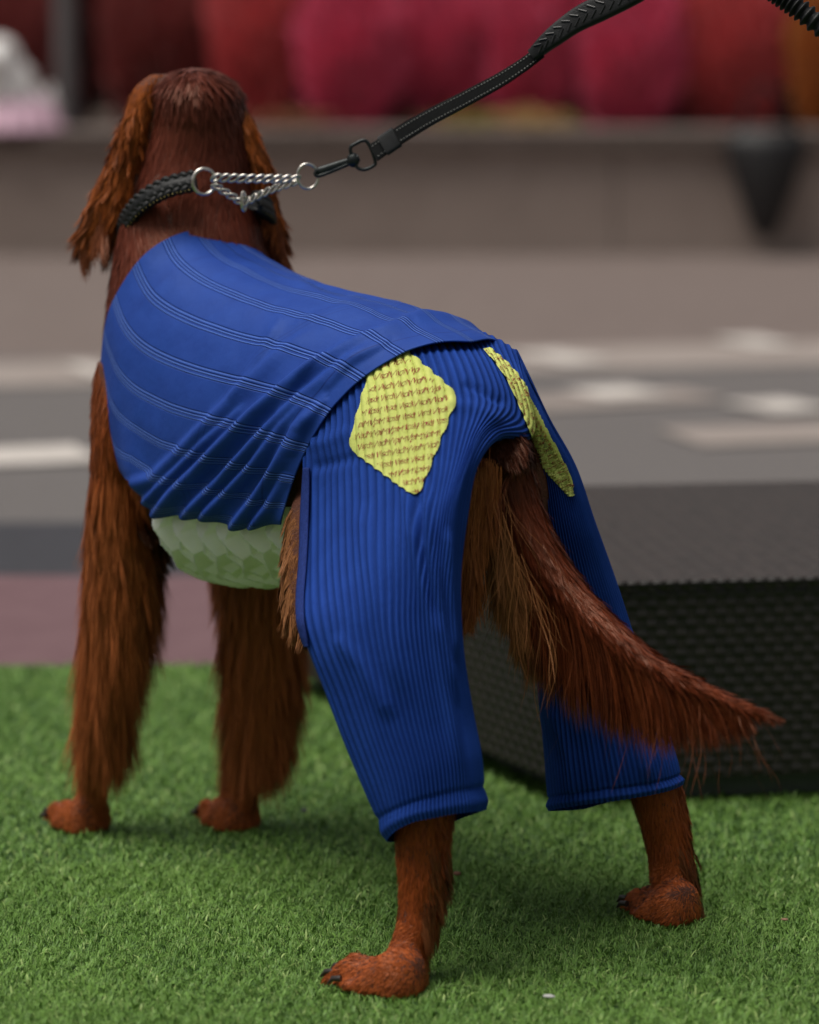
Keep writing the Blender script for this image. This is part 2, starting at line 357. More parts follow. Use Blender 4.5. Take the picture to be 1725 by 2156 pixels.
# rattan daybed block at the right
def m_wicker(name='dark_rattan', k=80.0, rot=0., lo=(.010, .0078, .0062), hi=(.021, .0155, .012), bd=.0015):
    m = NT(name); uv0 = m.n('ShaderNodeTexCoord').outputs['UV']; mp_ = m.n('ShaderNodeMapping'); mp_.inputs['Rotation'].default_value = (0, 0, rot); m.l(uv0, mp_.inputs[0]); uv = mp_.outputs[0]
    sp = m.n('ShaderNodeSeparateXYZ'); m.l(uv, sp.inputs[0])
    a = m.math('MULTIPLY', sp.outputs[0], k); b = m.math('MULTIPLY', sp.outputs[1], k)
    ch = m.math('MODULO', m.math('ADD', m.math('FLOOR', a), m.math('FLOOR', b)), 2)
    wa = m.math('ABSOLUTE', m.math('SINE', m.math('MULTIPLY', a, math.pi))); wb = m.math('ABSOLUTE', m.math('SINE', m.math('MULTIPLY', b, math.pi)))
    h = m.math('ADD', m.math('MULTIPLY', wa, ch), m.math('MULTIPLY', wb, m.math('SUBTRACT', 1, ch)))
    n1 = m.noise(70, 3).outputs[0]
    c = m.ramp(n1, [(.35, lo), (.65, hi)]); c = m.mix(m.math('MULTIPLY', m.math('SUBTRACT', 1, h), .6), c, (.006, .005, .0045))
    m.l(c, m.p.inputs['Base Color']); m.setv(Roughness=.6); m.bump(h, bd); return m.m
M_WICK = m_wicker(); RH = .28
rb_ = empty('rattan_daybed'); tag(rb_, 'large dark brown woven rattan platform on the turf behind the setter', 'daybed')
c0 = G(1172, 1697)[:2]; e1 = np.array([.97, .155]); e1 /= np.linalg.norm(e1); c1 = c0+e1*1.5; c3 = G(578, 1438)[:2]; e2 = (c3-c0); c2 = c3+e1*1.9
base = [c0, c1, c2, c3]; ctr = np.mean(base, 0)
def prism(name, poly, z0, z1, mat, bev=.012):
    V = []; F = []; U = []
    poly = [np.array(p) for p in poly]; n = len(poly); L = 0
    me_V = []; me_F = []; uv = []
    for k in range(n):
        p, q = poly[k], poly[(k+1) % n]; d = np.linalg.norm(q-p); b = len(me_V)
        me_V += [(*p, z0), (*q, z0), (*q, z1), (*p, z1)]; uv += [(0, 0), (d, 0), (d, z1-z0), (0, z1-z0)]; me_F.append([b, b+1, b+2, b+3])
    b = len(me_V); u1 = e1; u2 = np.array([-e1[1], e1[0]])
    for p in poly: me_V.append((*p, z1)); uv.append((float(p@u1), float(p@u2)))
    me_F.append([b, b+1, b+2, b+3])
    return mesh_np(name, me_V, me_F, mat, None, False, uv=uv)
def shrink(poly, k): c = np.mean(poly, 0); return [c+(p-c)*k for p in poly]
setp(prism('woven_body', base, .03, RH-.012, M_WICK), rb_)
setp(prism('woven_top', shrink(base, 1.006), RH-.012, RH, m_wicker('dark_rattan_top', 52.0, .8, (.024, .0175, .0155), (.044, .032, .028), .003)), rb_)
setp(prism('plinth', shrink(base, .94), .0, .03, simple('plinth_metal', (.05, .06, .05), .5)), rb_)
mb = MB()
P4 = [np.array([*p, RH-.004]) for p in shrink(base, 1.006)]
for k in range(4):
    a_, b_ = P4[k], P4[(k+1) % 4]; n = int(np.linalg.norm(b_-a_)/.016)
    t = np.linspace(0, 1, n)[:, None]; pts = a_+(b_-a_)*t; pts[:, 2] += .0015*np.sin(np.arange(n)*math.pi)
    for p in pts[1:-1]:
        mb.ell(p, [(.0095, 0, 0), (0, .0045, 0), (0, 0, .0042)], 8, 5)
setp(mb.build('woven_edge', M_WICK, None), rb_)

# ------------------------------------------------------------------ turf
tf_l = G(-700, 1410); tf_r = G(2500, 1372)
base_t = sheet('turf', [(-4, -2.5), (4, -2.5), (4, float(G(2500, 1372)[1])), (-4, float(G(-700, 1408)[1]))], -.006, simple('turf_backing', (.045, .105, .022), .9, (.022, .06, .012), 140))
def turf_edge(x): return np.interp(x, [tf_l[0], tf_r[0]], [tf_l[1], tf_r[1]])
def blades(n, x0, x1, y0, y1, hmin, hmax, wd, r_):
    x = r_.uniform(x0, x1, n); y = r_.uniform(y0, y1, n); k = y < turf_edge(x); x, y = x[k], y[k]; n = len(x)
    P = np.stack([x, y, np.full(n, -.004)], -1); az_ = r_.uniform(0, 2*math.pi, n)+.0
    # artificial turf: tufts share a lean direction
    cell = np.sin(x*97.1+y*31.3)*2.2+np.sin(y*101.7-x*57.9)*2.0; az_ = cell+r_.normal(0, 1.3, n)
    ln = r_.uniform(hmin, hmax, n); lean = r_.uniform(.3, 1.35, n)
    hd = np.stack([np.cos(az_), np.sin(az_), np.zeros(n)], -1); side = np.stack([-np.sin(az_), np.cos(az_), np.zeros(n)], -1)
    ts = [0, .4, .75, 1.0]; pts = []
    for t in ts:
        ang = lean*(.35+1.0*t); pts.append(P+hd*(np.sin(ang)*ln*t)[:, None]+np.stack([0*ln, 0*ln, np.cos(ang)*ln*t], -1))
    W = [1, .9, .65, .15]; V = np.stack([p+s*side*wd*wk for p, wk in zip(pts, W) for s in (-1, 1)], 1)
    F = np.array([[0, 1, 3, 2], [2, 3, 5, 4], [4, 5, 7, 6]])[None]+(np.arange(n)*8)[:, None, None]
    pat = .5+.32*np.sin(x*9+1.3*np.sin(y*7))*np.sin(y*8+x*3)
    u = r_.uniform(0, 1, n)
    c0_ = np.array([.062, .148, .022]); c1_ = np.array([.19, .34, .065]); c2_ = np.array([.30, .41, .13])
    c = c0_+(c1_-c0_)*(.6*u+.4*pat)[:, None]; k2 = u > .93; c[k2] = c2_
    c = np.repeat(c, 8, 0)
    return V.reshape(-1, 3), F.reshape(-1, 4), c
M_GRASS = NT('artificial_turf_blade'); _a = M_GRASS.n('ShaderNodeAttribute', attribute_name='col'); M_GRASS.l(_a.outputs['Color'], M_GRASS.p.inputs['Base Color']); M_GRASS.setv(Roughness=.5); M_GRASS.p.inputs['Specular IOR Level'].default_value = .3; M_GRASS = M_GRASS.m
Vs, Fs, Cs = [], [], []; off = 0
for a in ((230000, -.60, .60, 3.05, 3.95, .0055, .0115, .00040), (120000, -.9, .9, 3.95, 5.25, .007, .014, .0006), (90000, -2.0, 2.0, 2.4, 5.3, .008, .015, .0012)):
    V, F, C = blades(*a, rng); Vs.append(V); Fs.append(F+off); Cs.append(C); off += len(V)
tf = mesh_np('grass', np.concatenate(Vs), np.concatenate(Fs), M_GRASS, None, True, cols=np.concatenate(Cs)); tag(tf, 'bright green artificial turf blades under the setter', 'grass', kind='stuff')
def sm(a, b, x): t = np.clip((x-a)/(b-a), 0, 1); return t*t*(3-2*t)
# ------------------------------------------------------------------ the dog: lofts
def ring_top_bottom(T, B, w, n=40):
    T = np.asarray(T); B = np.asarray(B); c = (T+B)/2; th = np.linspace(0, 2*math.pi, n, endpoint=False)
    cs, sn = np.cos(th), np.sin(th); fat = np.sign(sn)*np.abs(sn)**.85
    a = c[0]+cs*(T[0]-c[0]); z = c[1]+cs*(T[1]-c[1]); return dog(a, fat*w, z)
TR = [((.048, .533), (.046, .48), .03), ((.05, .582), (.036, .43), .066), ((.078, .614), (.05, .40), .090), ((.125, .633), (.10, .385), .104), ((.19, .646), (.19, .385), .113),
      ((.28, .656), (.32, .365), .120), ((.38, .665), (.44, .342), .126), ((.47, .682), (.56, .340), .124), ((.525, .698), (.635, .40), .118), ((.56, .724), (.69, .49), .100), ((.585, .76), (.695, .585), .084), ((.60, .80), (.685, .67), .07)]
T_ctrl = np.array([ring_top_bottom(*r) for r in TR])
NU, NV = 220, 240
TORSO = cr(cr(T_ctrl, NU, 0), NV, 1, per=True)        # (u, v, 3) ; v=0 top, quarter = dog's left
def gnormals(P, per=True):
    du = np.gradient(P, axis=0)
    if per: dv = np.roll(P, -1, 1)-np.roll(P, 1, 1)
    else: dv = np.gradient(P, axis=1)
    return nrm(np.cross(dv, du))
_k = np.exp(-.5*(np.arange(-24, 25)/8.)**2); _k /= _k.sum()
_pad = np.concatenate([2*TORSO[:1]-TORSO[24:0:-1], TORSO, 2*TORSO[-1:]-TORSO[-2:-26:-1]]); _sm = sum(_k[i]*_pad[i:i+NU] for i in range(49)); TORSO = _sm
TN = gnormals(TORSO)
c_ = TORSO.mean(1, keepdims=True); sgn = np.sign(((TORSO-c_)*TN).sum(-1).mean()); TN = TN*sgn
TPX, TPY = proj(TORSO)
FRONT = ((TORSO-CAM)*TN).sum(-1) < 0
def t_find(px, py, vmax=.5):
    """(u, v) in [0,1] of the visible torso sample nearest a photo point, on the dog's left half"""
    half = np.zeros_like(FRONT); half[:, :int(NV*vmax)+1] = True
    d = (TPX-px)**2+(TPY-py)**2+np.where(FRONT & half, 0, 1e9); i = int(np.argmin(d)); return i//NV/(NU-1), (i % NV)/NV
def t_at(u, v, off=0.):
    """bilinear sample of torso, offset along the normal"""
    u = np.clip(np.asarray(u), 0, 1)*(NU-1); v = (np.asarray(v) % 1.0)*NV; i = np.minimum(np.floor(u).astype(int), NU-2); j = np.floor(v).astype(int) % NV; fu = (u-i)[..., None]; fv = (v-np.floor(v))[..., None]; j2 = (j+1) % NV
    def s(G_): return (G_[i, j]*(1-fv)+G_[i, j2]*fv)*(1-fu)+(G_[i+1, j]*(1-fv)+G_[i+1, j2]*fv)*fu
    N = nrm(s(TN)); o = np.asarray(off, float); o = o[..., None] if o.ndim else o
    return s(TORSO)+N*o, N
def loft_px(levels, nu=60, nv=48, nctl=24, up_is_photo=True):
    """levels: (xl, yl, xr, yr, depth, thick) -> dense closed tube; ring across the view, thick = half thickness in m"""
    R = []
    for xl, yl, xr, yr, y, th_ in levels:
        a = Y(xl, yl, y); b = Y(xr, yr, y); c = (a+b)/2; ax = (b-a)/2; t = np.linspace(0, 2*math.pi, nctl, endpoint=False)
        dn = np.array([0, 1., 0])
        R.append(c+np.cos(t)[:, None]*ax-np.sin(t)[:, None]*dn*th_)     # t = quarter: towards the camera
    R = np.array(R); P = cr(cr(R, nu, 0), nv, 1, per=True); N = gnormals(P); c = P.mean(1, keepdims=True)
    if ((P-c)*N).sum(-1).mean() < 0: N = -N
    return P, N
def H(y, xl, xr, d, t): return (xl, y, xr, y, d, t)
NECK = loft_px([H(640, 262, 600, 4.08, .10), H(560, 283, 572, 4.07, .085), H(500, 281, 552, 4.075, .078), H(440, 283, 540, 4.085, .072), H(380, 290, 530, 4.09, .068), H(320, 302, 527, 4.095, .066), H(260, 318, 521, 4.10, .070), H(215, 326, 511, 4.10, .072), H(182, 332, 497, 4.10, .067), H(162, 351, 474, 4.10, .055), H(149, 374, 448, 4.10, .036), H(143, 394, 428, 4.10, .013)], 90, 64)
EARL = loft_px([H(156, 318, 356, 4.095, .014), H(185, 284, 340, 4.09, .022), H(245, 262, 325, 4.085, .022), H(300, 243, 312, 4.085, .02), H(350, 222, 300, 4.085, .017), H(400, 197, 288, 4.08, .014), H(445, 180, 272, 4.08, .01), H(475, 178, 250, 4.08, .004)], 50, 40)
EARR = loft_px([H(215, 488, 505, 4.09, .01), H(245, 492, 530, 4.09, .016), H(290, 500, 548, 4.09, .018), H(340, 510, 564, 4.095, .016), H(390, 520, 574, 4.10, .014), H(430, 530, 584, 4.10, .012), H(475, 545, 592, 4.10, .008), H(495, 560, 585, 4.10, .003)], 50, 40)
FLL = loft_px([H(760, 205, 330, 4.04, .045), H(850, 196, 300, 4.03, .05), H(950, 194, 305, 4.035, .05), H(1040, 192, 312, 4.05, .05), H(1120, 192, 318, 4.065, .048), H(1200, 192, 298, 4.08, .04), H(1300, 190, 268, 4.09, .028), H(1400, 186, 258, 4.10, .022), H(1500, 180, 244, 4.105, .020), H(1600, 172, 230, 4.11, .019), H(1680, 160, 226, 4.11, .021), H(1722, 150, 226, 4.11, .021)], 110, 48)
FLR = loft_px([H(1050, 440, 620, 4.14, .06), H(1150, 470, 620, 4.14, .05), H(1240, 490, 612, 4.14, .042), H(1340, 498, 596, 4.14, .03), H(1440, 502, 582, 4.14, .024), H(1530, 490, 566, 4.13, .022), H(1600, 478, 556, 4.13, .022), H(1670, 462, 546, 4.12, .023), H(1722, 455, 540, 4.12, .02)], 90, 48)
HLL = loft_px([H(1480, 790, 930, 3.50, .04), H(1600, 830, 955, 3.49, .035), H(1700, 832, 950, 3.48, .03), H(1760, 833, 944, 3.475, .026), H(1830, 838, 938, 3.47, .023), H(1900, 840, 924, 3.468, .021), H(1960, 832, 908, 3.464, .021), H(2010, 812, 897, 3.462, .023), H(2050, 800, 894, 3.462, .025), H(2082, 806, 888, 3.462, .016)], 80, 48)
HLR = loft_px([H(1450, 1230, 1370, 3.77, .04), H(1580, 1300, 1415, 3.74, .035), H(1680, 1332, 1440, 3.73, .03), H(1740, 1352, 1450, 3.725, .027), H(1800, 1366, 1456, 3.72, .023), H(1850, 1370, 1460, 3.716, .022), H(1900, 1376, 1470, 3.713, .024), H(1935, 1385, 1475, 3.713, .018)], 80, 48)
THIGHL = loft_px([H(950, 690, 860, 3.75, .03), H(1040, 622, 840, 3.71, .03), H(1150, 603, 840, 3.68, .03), H(1280, 608, 850, 3.645, .03), H(1360, 690, 860, 3.60, .03), H(1520, 790, 920, 3.50, .035)], 60, 48)
THIGHR = loft_px([H(880, 1080, 1150, 3.72, .06), H(1050, 1090, 1190, 3.75, .065), H(1200, 1120, 1230, 3.76, .06), H(1350, 1180, 1300, 3.77, .05), H(1480, 1240, 1370, 3.765, .04)], 60, 48)
# tail: centre line on a plane running back from the rump
tp = [(1060, 940, .02, 46), (1070, 975, 0, 52), (1092, 1060, -.005, 48), (1136, 1152, -.01, 42), (1196, 1238, -.015, 34), (1278, 1320, -.02, 26), (1371, 1393, -.02, 19), (1470, 1444, -.02, 13), (1550, 1480, -.02, 8), (1605, 1500, -.02, 3)]
TAILC = np.array([AL(x, y, np.float64(l)) for x, y, l, r in tp]); TAILR = np.array([r for *_, r in tp])/7350*TAILC[:, 1]
TAILC = cr(TAILC, 80); TAILR = cr(TAILR, 80)
def tube_loft(C, R, nv=36):
    T = nrm(np.gradient(C, axis=0)); up = np.array([0, 0, 1.]); S = nrm(np.cross(T, np.array([0, 1., 0]))); S = nrm(np.cross(T, S)); B = np.cross(T, S)
    th = np.linspace(0, 2*math.pi, nv, endpoint=False); Nn = S[:, None]*np.cos(th)[None, :, None]+B[:, None]*np.sin(th)[None, :, None]
    return C[:, None]+Nn*R[:, None, None], Nn
TAIL = tube_loft(TAILC, TAILR)
HF = nrm(np.array([-.22, .97, -.12])); HS = nrm(np.cross(HF, Z_)); HU = np.cross(HS, HF)
hc = Y(418, 245, 4.10)
MUZ_R = []
for d_, w_, h_, dz in ((-.02, .055, .055, .0), (.05, .052, .052, -.004), (.09, .044, .044, -.014), (.12, .034, .036, -.022), (.16, .030, .032, -.026), (.20, .028, .028, -.03), (.225, .022, .020, -.03), (.235, .008, .008, -.03)):
    t = np.linspace(0, 2*math.pi, 24, endpoint=False); MUZ_R.append(hc+HF*d_+HU*dz+np.cos(t)[:, None]*HS*w_+np.sin(t)[:, None]*HU*h_)
MUZ = cr(cr(MUZ_R, 40), 36, 1, per=True); MUZ = (MUZ, gnormals(MUZ))
if ((MUZ[0]-MUZ[0].mean(1, keepdims=True))*MUZ[1]).sum(-1).mean() < 0: MUZ = (MUZ[0], -MUZ[1])
def paw(mb, cen, f, s, Lf=.060, W=.036, Lb=.030):
    """one rounded foot: heel, instep falling forward, four toes with grooves between them; returns the toe tips"""
    f = nrm(np.asarray(f, float)); s = nrm(np.asarray(s, float)); c = np.array([cen[0], cen[1], 0.])
    nphi, nr = 144, 30; ph = np.linspace(0, 2*math.pi, nphi, endpoint=False)[None]; rho = np.linspace(0, 1, nr)[:, None]
    grooves = np.array([-.62, 0., .62])*W
    def groove(y, w): return sum(np.exp(-((y-g)/w)**2) for g in grooves)
    cx, sy = np.cos(ph), np.sin(ph); ex = 2.5
    Lx = np.where(cx > 0, Lf, Lb); R = (np.abs(cx/Lx)**ex+np.abs(sy/W)**ex)**(-1/ex)
    fw = sm(.25, .75, cx); yl = R*sy; R = R*(1-.26*fw*groove(yl, .0050))*(1-.10*fw*sm(.6, .95, np.abs(yl)/W))
    R = R*(1-.17*np.exp(-((R*cx-.010)/.011)**2)*np.abs(sy)**2)
    x = R*cx*rho; y = R*sy*rho
    hm = np.interp(x, [-.03, -.01, .004, .018, .030, .042, .052, .064], [.034, .042, .040, .030, .027, .032, .030, .021])
    z = hm*(1-np.clip(rho, 0, 1)**7)**.5*(1-.22*np.abs(y/W)**2)
    z = z-.017*groove(y, .0048)*sm(.016, .034, x)*(z > .004)
    P = c+x[..., None]*f+y[..., None]*s+np.maximum(z, .001)[..., None]*Z_
    B = P[::-1]*1.0; B[..., 2] = .0008
    mb.grid(np.concatenate([P, B[1:]]), True)
    return [c+f*(Lf*fx)+s*(W*so)+Z_*.012 for so, fx in ((-.82, .66), (-.30, .88), (.30, .88), (.82, .66))]
PAWS = [(G(180, 1744), np.array([-.70, .71, 0])), (G(494, 1740), np.array([-.62, .78, 0])), (G(828, 2080), np.array([-.93, .36, 0])), (G(1418, 1936), np.array([-.68, .73, 0]))]
bm = MB(); TIPS = []
TOR_CAP = np.concatenate([TORSO.mean(1, keepdims=True)[:1].repeat(NV, 1), TORSO, TORSO.mean(1, keepdims=True)[-1:].repeat(NV, 1)])
bm.grid(TOR_CAP, True)
for P, N in (NECK, EARL, EARR, FLL, FLR, HLL, HLR, THIGHL, THIGHR, TAIL, MUZ):
    Q = np.concatenate([P[:1].mean(1, keepdims=True).repeat(P.shape[1], 1), P, P[-1:].mean(1, keepdims=True).repeat(P.shape[1], 1)]); bm.grid(Q, True)
pm = MB()
for c, f in PAWS:
    s = nrm(np.cross(f, Z_)); big = 1.12 if c[1] < 3.9 else 1.05
    TIPS.append([(t, f) for t in paw(bm, c, f, s, .067*big, (.036*big if c[1] < 3.55 else .0335), .030*big if c[1] < 3.55 else .024)])
DOG = empty('dog', (float(O_[0]), float(O_[1]), 0)); tag(DOG, 'mahogany red long-haired setter standing on the turf, seen from behind, wearing blue clothes', 'dog')
body = bm.build('body', M_SKIN)
rm = body.modifiers.new('r', 'REMESH'); rm.mode = 'VOXEL'; rm.voxel_size = .0036
dg = bpy.context.evaluated_depsgraph_get(); me2 = bpy.data.meshes.new_from_object(body.evaluated_get(dg)); body.modifiers.clear(); body.data = me2
for p_ in me2.polygons: p_.use_smooth = True
if not me2.materials: me2.materials.append(M_SKIN)
# relax the remesh
n = len(me2.vertices); co = np.empty(n*3, np.float32); me2.vertices.foreach_get('co', co); co = co.reshape(-1, 3); ed = np.empty(len(me2.edges)*2, np.int32); me2.edges.foreach_get('vertices', ed); ed = ed.reshape(-1, 2)
deg = np.bincount(ed.ravel(), minlength=n)[:, None]
for _ in range(2):
    acc = np.zeros((n, 3)); np.add.at(acc, ed[:, 0], co[ed[:, 1]]); np.add.at(acc, ed[:, 1], co[ed[:, 0]]); co = co*.5+.5*acc/np.maximum(deg, 1)
me2.vertices.foreach_set('co', co.astype(np.float32).ravel()); me2.update()
body.name = 'body'; setp(body, DOG)

# face details
def part(mb, name, mat, parent=DOG, smooth=True): return setp(mb.build(name, mat, None, smooth), parent)
part(MB().ell(hc+HF*.236-HU*.018, [HS*.016, HF*.012, HU*.012]), 'nose', simple('nose_leather', (.02, .012, .01), .35, bump=.0005, bscale=500))
for s_ in (-1, 1):
    part(MB().ell(hc+HF*.088+HS*s_*.037+HU*.012, [HS*.010, HF*.010, HU*.009]), 'eye', simple('dark_brown_eye', (.05, .02, .008), .08))
m_ = MB(); mp = [hc+HF*(.06+.17*t)+HS*(.030-.012*t)-HU*(.045+.004*t) for t in np.linspace(0, 1, 8)]; mp2 = [p-2*((p-hc)@HS)*HS for p in mp[::-1]]
part(m_.tube(np.array(mp+mp2), .0025, 6), 'mouth', M_CLAW)
for tl in TIPS:
    for t, f in tl:
        m_ = MB(); f = nrm(f); m_.tube([t-f*.006+Z_*.002, t+f*.003+Z_*.001, t+f*.009-Z_*.005], [.0036, .0030, .0008], 8); part(m_, 'claw', M_CLAW)

# ------------------------------------------------------------------ fur
def area_sample(P, N, n, per=True, wfun=None, vr=None):
    nu, nv = P.shape[:2]; P2 = np.roll(P, -1, 1); dA = np.linalg.norm(np.cross(P[1:]-P[:-1], (P2-P)[:-1]), axis=-1)
    if vr is not None:
        m = np.zeros(nv, bool); a, b = vr; idx = np.arange(int(a*nv), int(b*nv)) % nv; m[idx] = True; dA = dA*m
    if wfun is not None: dA = dA*wfun(P[:-1])
    p = dA.ravel()/dA.sum(); k = rng.choice(len(p), n, p=p); i = k//nv; j = k % nv; fu = rng.uniform(0, 1, (n, 1)); fv = rng.uniform(0, 1, (n, 1)); j2 = (j+1) % nv
    q = (P[i, j]*(1-fv)+P[i, j2]*fv)*(1-fu)+(P[i+1, j]*(1-fv)+P[i+1, j2]*fv)*fu
    T = nrm(P[i+1, j]-P[i, j]); return q, nrm(N[i, j]), T, (i+fu[:, 0])/(nu-1), (j+fv[:, 0])/nv
def vnoise(P, f, seed=0):
    r = np.random.default_rng(seed); v = 0
    for k in range(5):
        d = nrm(r.normal(0, 1, 3)); v = v+np.sin((P@d)*f*(1+.5*k)+r.uniform(0, 6)+1.5*np.sin((P@np.roll(d, 1))*f*.7))
    return v/5
def fur(name, R, N, D, L, c_lo, c_hi, width=.0005, segs=6, lift=.25, grav=.5, wave=.0, wfreq=1.5, clumps=None, clump=.75, cvar=.25, parent=DOG, tipc=None, tilt=.6, jit=.05, tone=None, lab=None, curlr=0., fz=1., cwn=.02, tang=False, cva=1.):
    if tang: D = nrm(D-(D*N).sum(-1, keepdims=True)*N*.97)
    n = len(R); L = np.broadcast_to(np.asarray(L, float), (n,)).copy(); nc = max(8, clumps or n//25)
    ci = rng.choice(n, min(nc, n), replace=False); kd = KDTree(len(ci))
    for a, i in enumerate(ci): kd.insert(R[i], a)
    kd.balance(); own = np.array([kd.find(R[i])[1] for i in range(n)])
    nC = len(ci); g = lambda a: np.broadcast_to(np.asarray(a, float), (n,))
    lf = g(lift); gr = g(grav)
    cD = nrm(D[ci]+rng.normal(0, jit, (nC, 3))); cN = N[ci]; cw = rng.normal(0, 1, (nC, 3)); ph = rng.uniform(0, 6.28, nC)
    dirs = []; ts = np.linspace(0, 1, segs+1)
    unit = [np.zeros((nC, 3))]; d = nrm(cD+cN*lf[ci][:, None])
    sd_ = nrm(np.cross(cD, cN))
    for k in range(segs):
        t = ts[k]; d = nrm(d+np.array([0, 0, -1.])*(gr[ci]/segs*1.6)[:, None]-cN*(lf[ci]*.22)[:, None]*(t < .6)+cw*(cwn+.05*wave)+sd_*(wave*np.cos(ph+wfreq*6.28*t))[:, None]*.5)
        unit.append(unit[-1]+d/segs)
    U = np.stack(unit, 1)                              # nC, segs+1, 3
    lc = L[ci]
    base = U[own]*L[:, None, None]
    offs = (R-R[ci][own])
    cl = rng.uniform(clump*.6, clump*1.1, n)[:, None]*(ts[None]**1.3)
    P = R[ci][own][:, None]+base+offs[:, None]*(1-np.clip(cl, 0, .97))[:, :, None]
    fzz = rng.normal(0, 1, (n, 3))*.035*fz; fz2 = rng.normal(0, 1, (n, 3))*.015*fz
    P = P+(fzz[:, None]*ts[None, :, None]**1.5+fz2[:, None]*np.sin(ts*5)[None, :, None])*L[:, None, None]
    if curlr:
        pc = rng.uniform(0, 6.28, nC)[own]; P = P+sd_[own][:, None]*(np.sin(ts[None]*9+pc[:, None])*ts[None]*curlr)[..., None]*L[:, None, None]
    T = nrm(np.gradient(P, axis=1)); tl = rng.uniform(-tilt, tilt, n)[:, None, None]
    S = nrm(np.cross(T, N[:, None])); B = np.cross(S, T); S = S*np.cos(tl)+B*np.sin(tl)
    prof = width*np.array([.9]+[1.]*(segs-2)+[.6, .10])[None, :, None]*rng.uniform(.7, 1.25, n)[:, None, None]
    V = np.stack([P-S*prof, P+S*prof], 2).reshape(-1, 3)
    k = np.arange(segs)*2; f1 = np.stack([k, k+1, k+3, k+2], -1); F = (f1[None]+(np.arange(n)*(segs+1)*2)[:, None, None]).reshape(-1, 4)
    cv = rng.uniform(0, 1, nC)[own]*.55+rng.uniform(0, 1, n)*.45; cv = np.clip(.5+(cv-.5)*(1+cvar*2)*cva, 0, 1)
    if tone is not None: cv = np.clip(cv*.55+tone*.6, 0, 1)
    c = np.asarray(c_lo)+(np.asarray(c_hi)-np.asarray(c_lo))*cv[:, None]
    C = np.repeat(c[:, None], segs+1, 1)
    if tipc is not None:
        m = (ts[None]*rng.uniform(.5, 1.1, n)[:, None])[:, :, None]; C = C*(1-m)+np.asarray(tipc)*m
    C = np.repeat(C.reshape(-1, 3), 2, 0)
    o = mesh_np(name, V, F, M_FUR, None, True, cols=C); setp(o, parent)
    if lab: o['label'] = lab
    return o
def hit_keep(px, py, poly):
    poly = np.asarray(poly, float); ins = np.zeros(len(px), bool); x, y = px, py
    for k in range(len(poly)):
        x1, y1 = poly[k]; x2, y2 = poly[k-1]
        c = ((y1 > y) != (y2 > y)) & (x < (x2-x1)*(y-y1)/(y2-y1+1e-9)+x1); ins ^= c
    return ins
DK = (.050, .0125, .0065); MD = (.105, .026, .010); CP = (.20, .055, .016); TN_ = (.36, .16, .065); GD = (.42, .22, .10)
def cat(*L): return [np.concatenate(x) for x in zip(*L)]
# neck and head coat (lies downwards)
q, nn, T, u, v = area_sample(*NECK, 110000); T = -T
px, py = proj(q); swirl = nrm(np.cross(nn, Z_))
D = nrm(T+swirl*(.30*vnoise(q, 18, 3))[:, None]+swirl*(.25*np.sign(px-420)*sm(20, 90, np.abs(px-420)))[:, None]*-0.)
ton = .5+.4*vnoise(q, 16, 5)
fur('head_and_neck_coat', q, nn, D, rng.uniform(.018, .028, len(q))*(1+.25*sm(380, 480, py)), (.055, .0120, .008), (.185, .044, .025), .00028, 5, .015, .06, wave=.06, clumps=9000, clump=.35, tone=ton, cvar=.0, cva=.45, tilt=.35, jit=.03, fz=.6)

# ------------------------------------------------------------------ shirt
def polyresample(pts, n, nc=3):
    """piecewise smooth resample of 2D/uv points by chord length; knots/at: extra per-point scalar carried along"""
    P = np.asarray(pts, float); k = np.concatenate([[0], np.cumsum(np.linalg.norm(np.diff(P[:, :nc], axis=0), axis=1))]); t = np.linspace(0, k[-1], n)
    return np.stack([np.interp(t, k, P[:, c]) for c in range(P.shape[1])], -1)
def smooth1(P, it=3):
    P = P.copy()
    for _ in range(it): P[1:-1] = .25*P[:-2]+.5*P[1:-1]+.25*P[2:]
    return P
NS, NT_ = 260, 220
def edge(pxq, n, uv0=None, it=60):
    """pxq: (px, py, q): photo outline points -> dense (u, v, q)"""
    uvq = []
    for x, y, q in pxq:
        u, v = t_find(x, y); uvq.append((u, v, q))
    if uv0 is not None: uvq[0] = uv0
    D_ = polyresample(uvq, n, 3 if it > 20 else 2)
    if it > 20:
        k = np.linspace(0, 1, n); ww = np.ones(n); ww[0] = ww[-1] = 60
        return np.stack([np.polyval(np.polyfit(k, D_[:, c], 4, w=ww), k) for c in range(3)], -1)
    return smooth1(D_, it)
neck_e = edge([(470, 493, -1), (430, 490, 0), (345, 509, 1), (290, 562, 2), (252, 628, 3), (230, 700, 4), (219, 760, 4.8), (203, 832, 5.5)], NT_, (.805, 0., -1))
hem_e = edge([(990, 730, -1), (985, 728, -.9), (930, 737, 0), (850, 764, 1), (776, 806, 2), (708, 868, 3), (656, 945, 4), (640, 1005, 5), (630, 1052, 6), (622, 1086, 6.8)], NT_, (.222, 0., -1))
low_e = edge([(203, 832, 5.5), (222, 833, 5.6), (238, 870, 5.75), (252, 930, 6.1), (272, 985, 6.5), (308, 1004, 6.8), (335, 1048, 7.2), (355, 1068, 7.3), (400, 1070, 7.3), (460, 1074, 7.3), (500, 1086, 7.3), (540, 1090, 7.2), (585, 1086, 7.0), (622, 1086, 6.8)], NS, None, 5)
low_e[0] = neck_e[-1]; low_e[-1] = hem_e[-1]
top_e = np.stack([np.linspace(neck_e[0, 0], hem_e[0, 0], NS), np.zeros(NS), np.full(NS, -1.)], -1)
